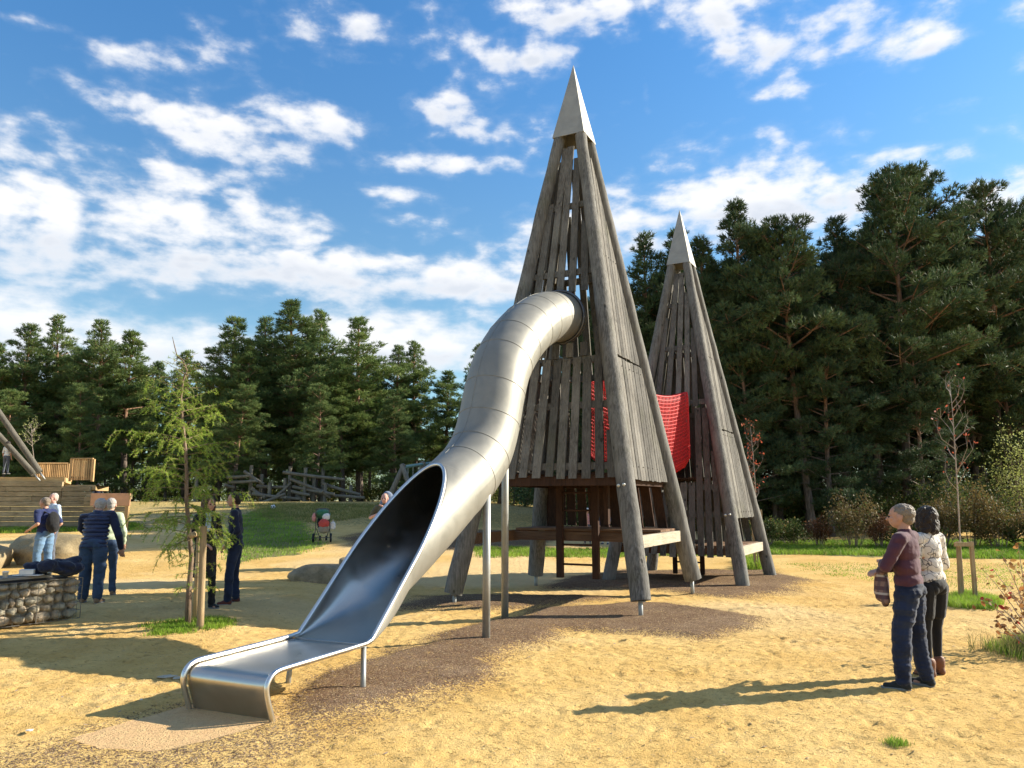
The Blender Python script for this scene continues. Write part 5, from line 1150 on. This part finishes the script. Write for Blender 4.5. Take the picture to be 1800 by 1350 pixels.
# ------------------------------------------------------------------ boulders
def rock(name, loc, dims, mt, label, seed, rz=0, cat='boulder', rough=.16, parent=None, sub=4, group=None):
    bm = bmesh.new(); bmesh.ops.create_icosphere(bm, subdivisions=sub, radius=1); co = np.array([tuple(v.co) for v in bm.verts])
    d = 1+rough*fbm(co[:, 0]*1.7+seed, co[:, 1]*1.7, co[:, 2]*1.7, o=5, seed=seed)+rough*.42*fbm(co[:, 0]*6+seed, co[:, 1]*6, co[:, 2]*6, o=3, seed=seed+5)
    co = co*(d+rough*.12*fbm(co[:, 0]*16, co[:, 1]*16, co[:, 2]*16, o=2, seed=seed+9))[:, None]; g = np.random.default_rng(seed)
    for _ in range(16):    # worn facets
        n = g.normal(size=3); n /= np.linalg.norm(n); k = g.uniform(.62, .88); s = co@n; m_ = s > k; co[m_] -= np.outer((s[m_]-k)*.8, n)
    co = co*np.array(dims)/2
    for v, c in zip(bm.verts, co): v.co = c
    me = bpy.data.meshes.new(name); bm.to_mesh(me); bm.free(); o = link(name, me, parent, M[mt], True); o.location = loc; o.rotation_euler = (0, 0, rz)
    if label: tag(o, label, cat, group)
    return o
p = G(560, 1026); rock('boulder', (p.x+.05, p.y+.5, p.z+.10), (1.65, 1.1, .62), 'brown_boulder', 'low brown boulder lying on the sand left of the slide', 3, .15)
p = G(608, 1000); rock('boulder', (p.x, p.y+.5, p.z+.06), (.8, .7, .40), 'brown_boulder', 'small boulder just behind the low brown one', 5, .4)
p = G(40, 1000); rock('boulder', (p.x+.1, p.y+1.0, p.z+.22), (2.1, 1.3, 1.5), 'boulder', 'large pale sandstone boulder behind the man in the blue shirt', 8, .1, rough=.42)
p = G(-60, 1010); rock('boulder', (p.x-.6, p.y+1.0, p.z+.2), (1.9, 1.5, 1.2), 'boulder', 'pale boulder at the left border behind the gabion bench', 11, .6, rough=.25)

# ------------------------------------------------------------------ gabion bench
def gabion():
    a = G(140, 1087); b = G(-30, 1120); dirv = (b-a); dirv.z = 0; Lg = 2.6; dirv.normalize(); dep = Vector((-dirv.y, dirv.x, 0)); dep = dep if dep.y > 0 else -dep
    Hg = .56; root = empty('gabion_bench', tuple(a), math.atan2(-dirv.y, -dirv.x), 'wire basket bench filled with rounded stones under a plank seat', 'bench')
    # local: x negative runs left along the front, y goes back
    D = .62; rnd_ = random.Random(3); mb = MB()
    def wire(p, q, r_=.0038): mb.tube([p, q], r_, 5, False)
    nx = int(Lg/.10)
    for i in range(nx+1): x_ = -Lg*i/nx; wire((x_, 0, 0), (x_, 0, Hg), .006 if i % 6 == 0 else .0028)
    for j in range(6): z = Hg*j/5; wire((0, 0, z), (-Lg, 0, z), .0045 if j in (0, 5) else .0028); wire((0, 0, z), (0, D, z), .004)
    for i in range(7): y_ = D*i/6; wire((0, y_, 0), (0, y_, Hg)); wire((0, y_, Hg), (-Lg, y_, Hg))
    for i in range(nx+1): wire((-Lg*i/nx, 0, Hg), (-Lg*i/nx, D, Hg))
    mb.build('wire_basket', M['wire'], root); k = 0; g = random.Random(6); zrow = .0
    for row, (zc, hh) in enumerate(((.07, .15), (.185, .11), (.29, .14), (.405, .11), (.50, .11))):
        x_ = .02-g.uniform(0, .03)
        while x_ > -Lg:
            w_ = g.uniform(.07, .25); cx_ = x_-w_/2
            if k < 80: o = rock('stone', (cx_, .075+g.uniform(0, .02), zc+g.uniform(-.012, .012)), (w_*1.08, .14, hh*g.uniform(.95, 1.12)), 'gabion_stone', None, 20+k, g.uniform(-.3, .3), None, .38, root, 3)
            k += 1; x_ -= w_
    for i in range(4):
        for zz in (.09, .23, .37, .49): k += 1; rock('stone', (-.055, .17+i*.10, zz), (.14, .12, .15), 'gabion_stone', None, 200+k+i, 0, None, .14, root, 3)
    mb = MB(); mb.box((-Lg/2-.06, D/2+.06, Hg/2), (Lg-.14, D-.14, Hg-.02)); mb.build('stone_core', M['gabion_stone'], root)
    # plank seat, two boards, on bearers
    for yb, nm in ((.14, 'seat_board'), (.40, 'seat_board')): mb = MB(); mb.box((-Lg/2-.30, yb+.03, Hg+.050), (Lg-.2, .23, .035)); mb.build(nm, M['bench_plank'], root, bevel=.004)
    mb = MB(); mb.box((-Lg/2-.10, .30, Hg+.016), (Lg-.2, .5, .03)); mb.build('bearer', M['black'], root)
    return root, a, Hg+.0675
gb, ga, gh = gabion(); bpy.context.view_layer.update()
def onb(x_, y_, z=0): return gb.matrix_world@Vector((x_, y_, gh+z))
def cup(x_, y_, mt, lid, label, r_=.038, h=.095):
    o = onb(x_, y_); root = empty('cup', tuple(o), 0, label, 'cup'); mb = MB(); mb.lathe([(r_*.78, .001), (r_, h), (r_*1.04, h), (r_*1.04, h+.004)], 20); mb.build('cup_body', M[mt], root, True)
    if lid: mb = MB(); mb.lathe([(r_*1.06, h+.001), (r_*1.08, h+.010), (r_*.9, h+.016), (r_*.85, h+.011)], 20); mb.build('lid', M[lid], root, True)
    return root
cp = cup(-1.33, .12, 'kraft', 'paper', 'brown paper coffee cup with a stirrer on the gabion bench'); mb = MB(); mb.tube([(.01, 0, .06), (.075, 0, .26)], .004, 6); mb.build('stirrer', M['black'], cp)
cup(-.98, .13, 'paper', 'paper', 'small white paper cup on the gabion bench', .036, .07)
mb = MB(); mb.box((0, 0, .012), (.34, .18, .010)); o = mb.build('tray', M['paper'], None, bevel=.004); o.location = onb(-.68, .14, .0); o.rotation_euler = (0, 0, .1); tag(o, 'flat white paper tray on the gabion bench', 'tray')
mb = MB(); mb.box((0, 0, .035), (.17, .13, .06)); mb.box((0, 0, .068), (.178, .138, .006)); o = mb.build('food_box', M['paper'], None, bevel=.006); o.location = onb(-.70, .14, .018); o.rotation_euler = (0, 0, .35); tag(o, 'small white lidded food box on the paper tray', 'box')
mb = MB(); mb.box((0, 0, .018), (.24, .15, .034)); mb.box((0, 0, .038), (.25, .16, .008)); o = mb.build('food_box', M['paper'], None, bevel=.008); o.location = onb(-1.62, .14); tag(o, 'flat white food box at the left end of the bench', 'box')
jc = MB(); g = random.Random(3)
for i in range(16): jc.ell((g.uniform(-.30, .26), g.uniform(-.12, .14), g.uniform(.04, .15)), (g.uniform(.10, .18), g.uniform(.08, .14), g.uniform(.04, .10)), Matrix.Rotation(g.uniform(-.5, .5), 3, 'Y'))
jc.cap((-.30, 0, .05), (-.46, -.03, .03), .05, .035); o = jc.remesh('coat', M['dark_navy'], None, .011, 3, folds(.022, 8, 12, 4)); o.location = onb(-.27, .18, -.01); o.rotation_euler = gb.rotation_euler; tag(o, 'dark navy coat heaped on the right end of the gabion bench', 'coat')

# ------------------------------------------------------------------ timber terrace, screens, sign, poles
def sleepers(name, segs, z0s, H, hh, mt, label, depth=.12, cap=True):
    root = empty(name, (segs[0][0][0], segs[0][0][1], z0s), 0, label, 'wall'); off = Vector((segs[0][0][0], segs[0][0][1], z0s)); rnd_ = random.Random(int(H*10)); nrow = int(H/hh)
    for (a, b) in segs:
        a = Vector((*a, 0)); b = Vector((*b, 0)); L_ = (b-a).length; d = (b-a).normalized()
        for r_ in range(nrow):
            s = -rnd_.uniform(0, 1.2); mb = MB()
            while s < L_:
                e = min(s+rnd_.uniform(2.0, 3.0), L_); s0 = max(s, 0)
                if e-s0 > .15: pr = rnd_.uniform(-.012, .012); q = d.cross(Vector((0, 0, 1)))*pr; mb.bar(a+d*(s0+.006)+q-off+Vector((0, 0, z0s+hh*(r_+.5))), a+d*(e-.006)+q-off+Vector((0, 0, z0s+hh*(r_+.5))), depth, hh-.014)
                s = e
            mb.build('sleeper_course', M[mt], root, bevel=.008)
    return root
YT = 30.0
def tp_(u, v, Yd=YT): return at(u, v, Yd)
zg = T(-18, 30)-.1; ztop = tp_(60, 838).z; x_c = tp_(166, 840).x; xl = tp_(-420, 840).x; xm = tp_(112, 840).x
wl = sleepers('retaining_wall', [((xl, YT), (xm+.0, YT))], zg, ztop-zg, .19, 'sleeper', 'weathered stacked timber retaining wall holding up the terrace'); mb = MB()
mb.prism([(0, .08, ztop-zg-.2), (xm-xl, .08, ztop-zg-.2), (xm*1.13-xl, 4.5, ztop-zg-.2), (0, 4.5, ztop-zg-.2)], (0, 0, .19)); mb.build('terrace_deck', M['new_slat_h'], wl)
z1 = tp_(140, 852).z; w2 = sleepers('retaining_wall', [((xm+.02, YT-.02), (x_c, YT-.02))], zg, z1-zg, .19, 'sleeper', 'lower step of the timber wall under the new slatted screen')
mb = MB(); mb.prism([(0, .08, z1-zg-.2), (x_c-xm, .08, z1-zg-.2), (x_c*1.1-xm, 3.4, z1-zg-.2), (0, 3.4, z1-zg-.2)], (0, 0, .19)); mb.build('terrace_deck', M['new_slat_h'], w2, bevel=.01)
z2 = tp_(200, 868).z; xe = tp_(236, 870).x; w3 = sleepers('retaining_wall', [((x_c+.02, YT-.6), (xe, YT-.6))], zg, z2-zg, .19, 'sleeper', 'lowest part of the timber retaining wall behind the wooden board'); mb = MB(); mb.prism([(0, .08, z2-zg-.2), (xe-x_c, .08, z2-zg-.2), (xe*1.06-x_c, 2.2, z2-zg-.2), (0, 2.2, z2-zg-.2)], (0, 0, .19)); mb.build('terrace_deck', M['sleeper'], w3)
def screen(u0, u1, v0, v1, Yd, n, mt, label, cap=True, tilt=0, dY=0):
    a = at(u0, v1, Yd); b = at(u1, v1, Yd+dY); t_ = at(u0, v0, Yd).z; t2_ = at(u1, v0, Yd+dY).z; root = empty('slatted_screen', tuple(a), 0, label, 'screen'); d = b-a
    mb = MB()
    for i in range(n): p_ = d*((i+.5)/n); mb.bar((p_.x, p_.y, 0), (p_.x, p_.y, t_+(t2_-t_)*(i+.5)/n-a.z), Vector((d.x, d.y, 0)).length/n*.62, .045, (0, 1, 0))
    mb.build('slats', M[mt], root); mb = MB(); mb.bar((0, 0, t_-a.z+.02), (d.x, d.y, t2_-a.z+.02), .10, .05); mb.build('top_rail', M[mt], root, bevel=.004)
    mb = MB(); mb.bar((0, .05, .12), (d.x, d.y+.05, .12), .05, .08); mb.build('bottom_rail', M[mt], root)
    mb = MB(); mb.bar((0, .05, -.05), (0, .05, t_-a.z), .09, .09, (0, 1, 0)); mb.build('post', M[mt], root); mb = MB(); mb.bar((d.x, d.y+.05, -.05), (d.x, d.y+.05, t2_-a.z), .09, .09, (0, 1, 0)); mb.build('post', M[mt], root)
screen(122, 161, 807, 844, 30.6, 10, 'new_slat', 'new upright slatted screen in fresh orange timber on the terrace step')
screen(64, 118, 815, 838, 33.5, 17, 'new_slat', 'longer low slatted fence behind the leaning poles', dY=.6)
s = at(218, 957, 23.5); s.z = T(s.x, 23.5); rt_ = empty('wooden_sign', tuple(s), 0, 'blank orange timber board on a single post below the terrace', 'sign'); bt = at(160, 889, 23.5); tt_ = at(231, 867, 23.5)
mb = MB(); mb.box(((bt.x+tt_.x)/2-s.x, -.04, (bt.z+tt_.z)/2-s.z), (tt_.x-bt.x, .04, tt_.z-bt.z)); mb.build('board', M['board'], rt_, bevel=.004); mb = MB(); mb.bar((0, 0, -.1), (.02, 0, bt.z-s.z+.3), .11, .09, (0, 1, 0)); mb.build('post', M['new_slat'], rt_, bevel=.005)
pl_ = at(74, 833, 29.5); root = empty('leaning_poles', tuple(pl_), 0, 'pair of long round poles leaning from the upper left onto the terrace', 'poles')
for (u0, v0, u1, v1, yo) in ((-60, 640, 70, 830, 0), (-70, 690, 60, 834, .5)):
    a = at(u0, v0, 29.5+yo)-pl_; b = at(u1, v1, 29.5+yo)-pl_; mb = MB(); mb.tube([a, a.lerp(b, .5), b], [.10, .11, .115], 14); lg = mb.build('pole', M['grey_log'], root, True); e = lg.modifiers.new('e', 'EDGE_SPLIT'); e.split_angle = R(50)
    mb = MB(); mb.tube([b, b+(b-a).normalized()*.35], .035, 8); mb.build('foot', M['galv'], lg, True)

# ------------------------------------------------------------------ log climber (far)
def logclimber():
    Yc = 52.0; o = at(540, 888, Yc); o.z = T(o.x, Yc); root = empty('log_climbing_frame', tuple(o), 0, 'rambling log climbing frame of upright posts and crossed poles before the dark wood', 'climbing frame')
    def zp(x_, y_): return (300+x_*.2370, 780+y_*.2370)
    posts = [(195,190,470),(598,160,465),(675,225,465),(735,288,462),(848,255,462),(886,168,460),(1000,178,462),(1062,250,460),(1130,178,458),(1147,290,458),(1335,305,455)]
    for i, (x_, y0, y1) in enumerate(posts):
        u, v0 = zp(x_, y0); a = at(u, v0, Yc+(i % 3)*.5)-o; mb = MB(); mb.tube([(a.x, a.y, -.3), (a.x+.02, a.y, a.z)], .12, 10); p_ = mb.build('post', M['grey_log'], root, True); e = p_.modifiers.new('e', 'EDGE_SPLIT'); e.split_angle = R(50)
    bars = [((832,212),(1290,265)),((890,262),(1230,390)),((905,318),(1215,375)),((640,315),(870,322)),((605,372),(965,410)),((895,352),(1030,380)),((1130,298),(1408,378)),((1020,365),(1438,400)),((640,450),(850,372)),((790,385),(895,290)),((420,250),(600,235)),((430,285),(640,275)),((400,305),(470,325)),((545,205),(690,300)),((600,330),(700,400)),((930,385),(1035,440)),((1125,350),(1185,400)),((640,380),(860,400))]
    for i, (p0, p1) in enumerate(bars):
        a = at(*zp(*p0), Yc-.35+(i % 4)*.33)-o; b = at(*zp(*p1), Yc+.2-(i % 3)*.3)-o; mb = MB(); mb.tube([a, a.lerp(b, .5)+Vector((0, 0, -.03)), b], [.115, .11, .095], 10); p_ = mb.build('pole', M['grey_log'], root, True); e = p_.modifiers.new('e', 'EDGE_SPLIT'); e.split_angle = R(50)
logclimber()
# swing frame behind the slide
Ys = 33.0; o = at(690, 905, Ys); o.z = T(o.x, Ys); root = empty('swing_frame', tuple(o), 0, 'wooden swing frame with a pale blue green top bar behind the slide opening', 'swing')
tl = at(708, 821, Ys)-o; tr_ = at(743, 816, Ys+3)-o
for i, tp0 in enumerate((tl, tr_)):
    for dx, dy in ((-1.15, .3), (1.0, -.2)):
        mb = MB(); mb.tube([(tp0.x+dx, tp0.y+dy, -.2), (tp0.x-dx*.05, tp0.y, tp0.z+.12)], [.12, .10], 10); mb.build('leg', M['grey_log'], root, True)
mb = MB(); mb.tube([tl, tr_+(tr_-tl)*.6], .07, 10); mb.build('top_bar', M['teal_rope'], root, True)
for k in (.25, .5, .85, 1.15): mb = MB(); q = tl.lerp(tr_, k); mb.tube([q, q+Vector((0, 0, -1.7))], .018, 6); mb.build('chain', M['galv'], root)

# ------------------------------------------------------------------ football
def ball():
    p = G(480, 895); r_ = .125; root = empty('football', (p.x, p.y, p.z), 0, 'small white and black football lying on the far grass', 'ball'); bm = bmesh.new(); bmesh.ops.create_icosphere(bm, subdivisions=4, radius=r_); me = bpy.data.meshes.new('ball_panel'); bm.to_mesh(me); bm.free()
    ph = (1+5**.5)/2; ic = [Vector(v).normalized() for v in [(0, s, t*ph) for s in (-1, 1) for t in (-1, 1)]+[(s, t*ph, 0) for s in (-1, 1) for t in (-1, 1)]+[(t*ph, 0, s) for s in (-1, 1) for t in (-1, 1)]]
    me.materials.append(M['white_paint']); me.materials.append(M['rubber'])
    for f_ in me.polygons: f_.material_index = 1 if max(f_.center.normalized().dot(v) for v in ic) > .945 else 0; f_.use_smooth = True
    b = bpy.data.objects.new('ball_skin', me); C.objects.link(b); b.parent = root; b.location = (0, 0, r_)
ball()
# ------------------------------------------------------------------ pushchair
def pram():
    p = G(566, 953); root = empty('pushchair', tuple(p), .18, 'pushchair hung with bags and a green cover on the far path', 'pushchair')
    for (x_, y_, r_) in ((-.27, -.05, .14), (.27, -.05, .14), (-.10, .55, .09), (.10, .55, .09)):
        mb = MB(); Mx = Matrix.Rotation(R(90), 3, 'Y'); mb.lathe([(r_*.75, -.022), (r_*.93, -.03), (r_, -.012), (r_, .012), (r_*.93, .03), (r_*.75, .022)], 22, (x_, y_, r_), Mx); wl_ = mb.build('wheel', M['rubber'], root, True); mb = MB(); mb.lathe([(.03, -.03), (r_*.72, -.008), (r_*.72, .008), (.03, .03)], 16, (x_, y_, r_), Mx); mb.build('hub', M['galv'], wl_, True)
    mb = MB(); 
    for s in (-1, 1):
        mb.tube([(s*.25, -.05, .14), (s*.22, .12, .42), (s*.21, -.12, .80), (s*.20, -.28, 1.02)], .013, 8); mb.tube([(s*.10, .55, .09), (s*.20, .30, .40), (s*.22, .12, .42)], .013, 8)
    mb.tube([(-.20, -.28, 1.02), (-.12, -.33, 1.05), (.12, -.33, 1.05), (.20, -.28, 1.02)], .017, 8); mb.tube([(-.27, -.05, .14), (.27, -.05, .14)], .012, 8); mb.build('frame', M['frame_metal'], root, True)
    st_ = MB(); st_.ell((0, .08, .62), (.19, .10, .26)); st_.ell((0, .25, .45), (.18, .22, .07)); st_.remesh('seat', M['black'], root, .014, 4)
    hd = MB(); hd.ell((0, .05, .88), (.23, .24, .17)); hd.ell((-.05, -.1, .92), (.19, .14, .11)); hd.ell((.08, -.18, .86), (.12, .06, .12)); hd.remesh('canopy', M['green_cover'], root, .014, 4, folds(.022, 9, 9, 2))
    return p
pp = pram(); Mp = Matrix.Rotation(.18, 3, 'Z')
def bag(c, r_, mt, label, seed, name='bag', hnd=True):
    mb = MB(); mb.ell((0, 0, 0), r_, None, 18, 12); mb.ell((0, 0, -r_[2]*.45), (r_[0]*.98, r_[1], r_[2]*.55))
    if hnd:
        for s in (-1, 1): mb.cap((s*r_[0]*.4, 0, r_[2]*.8), (0, 0, r_[2]*1.45), .008, .008)
    o = mb.remesh(name, M[mt], None, .010, 3, folds(.012, 12, 9, seed)); o.location = pp+Mp@Vector(c); tag(o, label, 'bag')
bag((.06, -.30, .60), (.17, .09, .14), 'red_bag', 'red bag hanging in the middle of the pushchair handle', 3); bag((.05, -.28, .42), (.17, .10, .13), 'taupe', 'taupe shopping bag slung low behind the pushchair', 4, hnd=False)
bag((.33, -.22, .52), (.10, .05, .13), 'white_cloth', 'white carrier bag hanging at the right side of the pushchair', 5); bag((.12, -.24, .80), (.12, .08, .11), 'white_cloth', 'white bundled cloth under the green pushchair cover', 6, hnd=False); bag((-.27, -.12, .78), (.06, .06, .14), 'pink', 'pale garment hanging at the left side of the pushchair', 7, hnd=False)

# ------------------------------------------------------------------ small litter on the sand
def cardboard(u, v, r_, label, mt, seed, name='litter'):
    p = G(u, v); g = random.Random(seed); n = 9; pts = [(r_*g.uniform(.6, 1.2)*math.cos(2*math.pi*k/n), r_*.75*g.uniform(.6, 1.2)*math.sin(2*math.pi*k/n), 0) for k in range(n)]; mb = MB(); mb.prism(pts, (0, 0, .006)); o = mb.build(name, M[mt], None); o.location = p+Vector((0, 0, .02)); o.rotation_euler = (g.uniform(-.1, .1), g.uniform(-.1, .1), g.uniform(0, 3)); tag(o, label, 'litter')
M['card'] = simple('card', (.42, .36, .27), .8, .1, 20)
cardboard(292, 1194, .10, 'torn piece of grey cardboard left of the slide exit', 'card', 2); cardboard(316, 1196, .07, 'smaller cardboard scrap right beside the slide exit', 'card', 4)
cardboard(52, 1292, .035, 'white paper scrap in the bottom left sand', 'paper', 5); cardboard(248, 1234, .016, 'tiny white scrap at the shadow edge left of the slide exit', 'paper', 6)
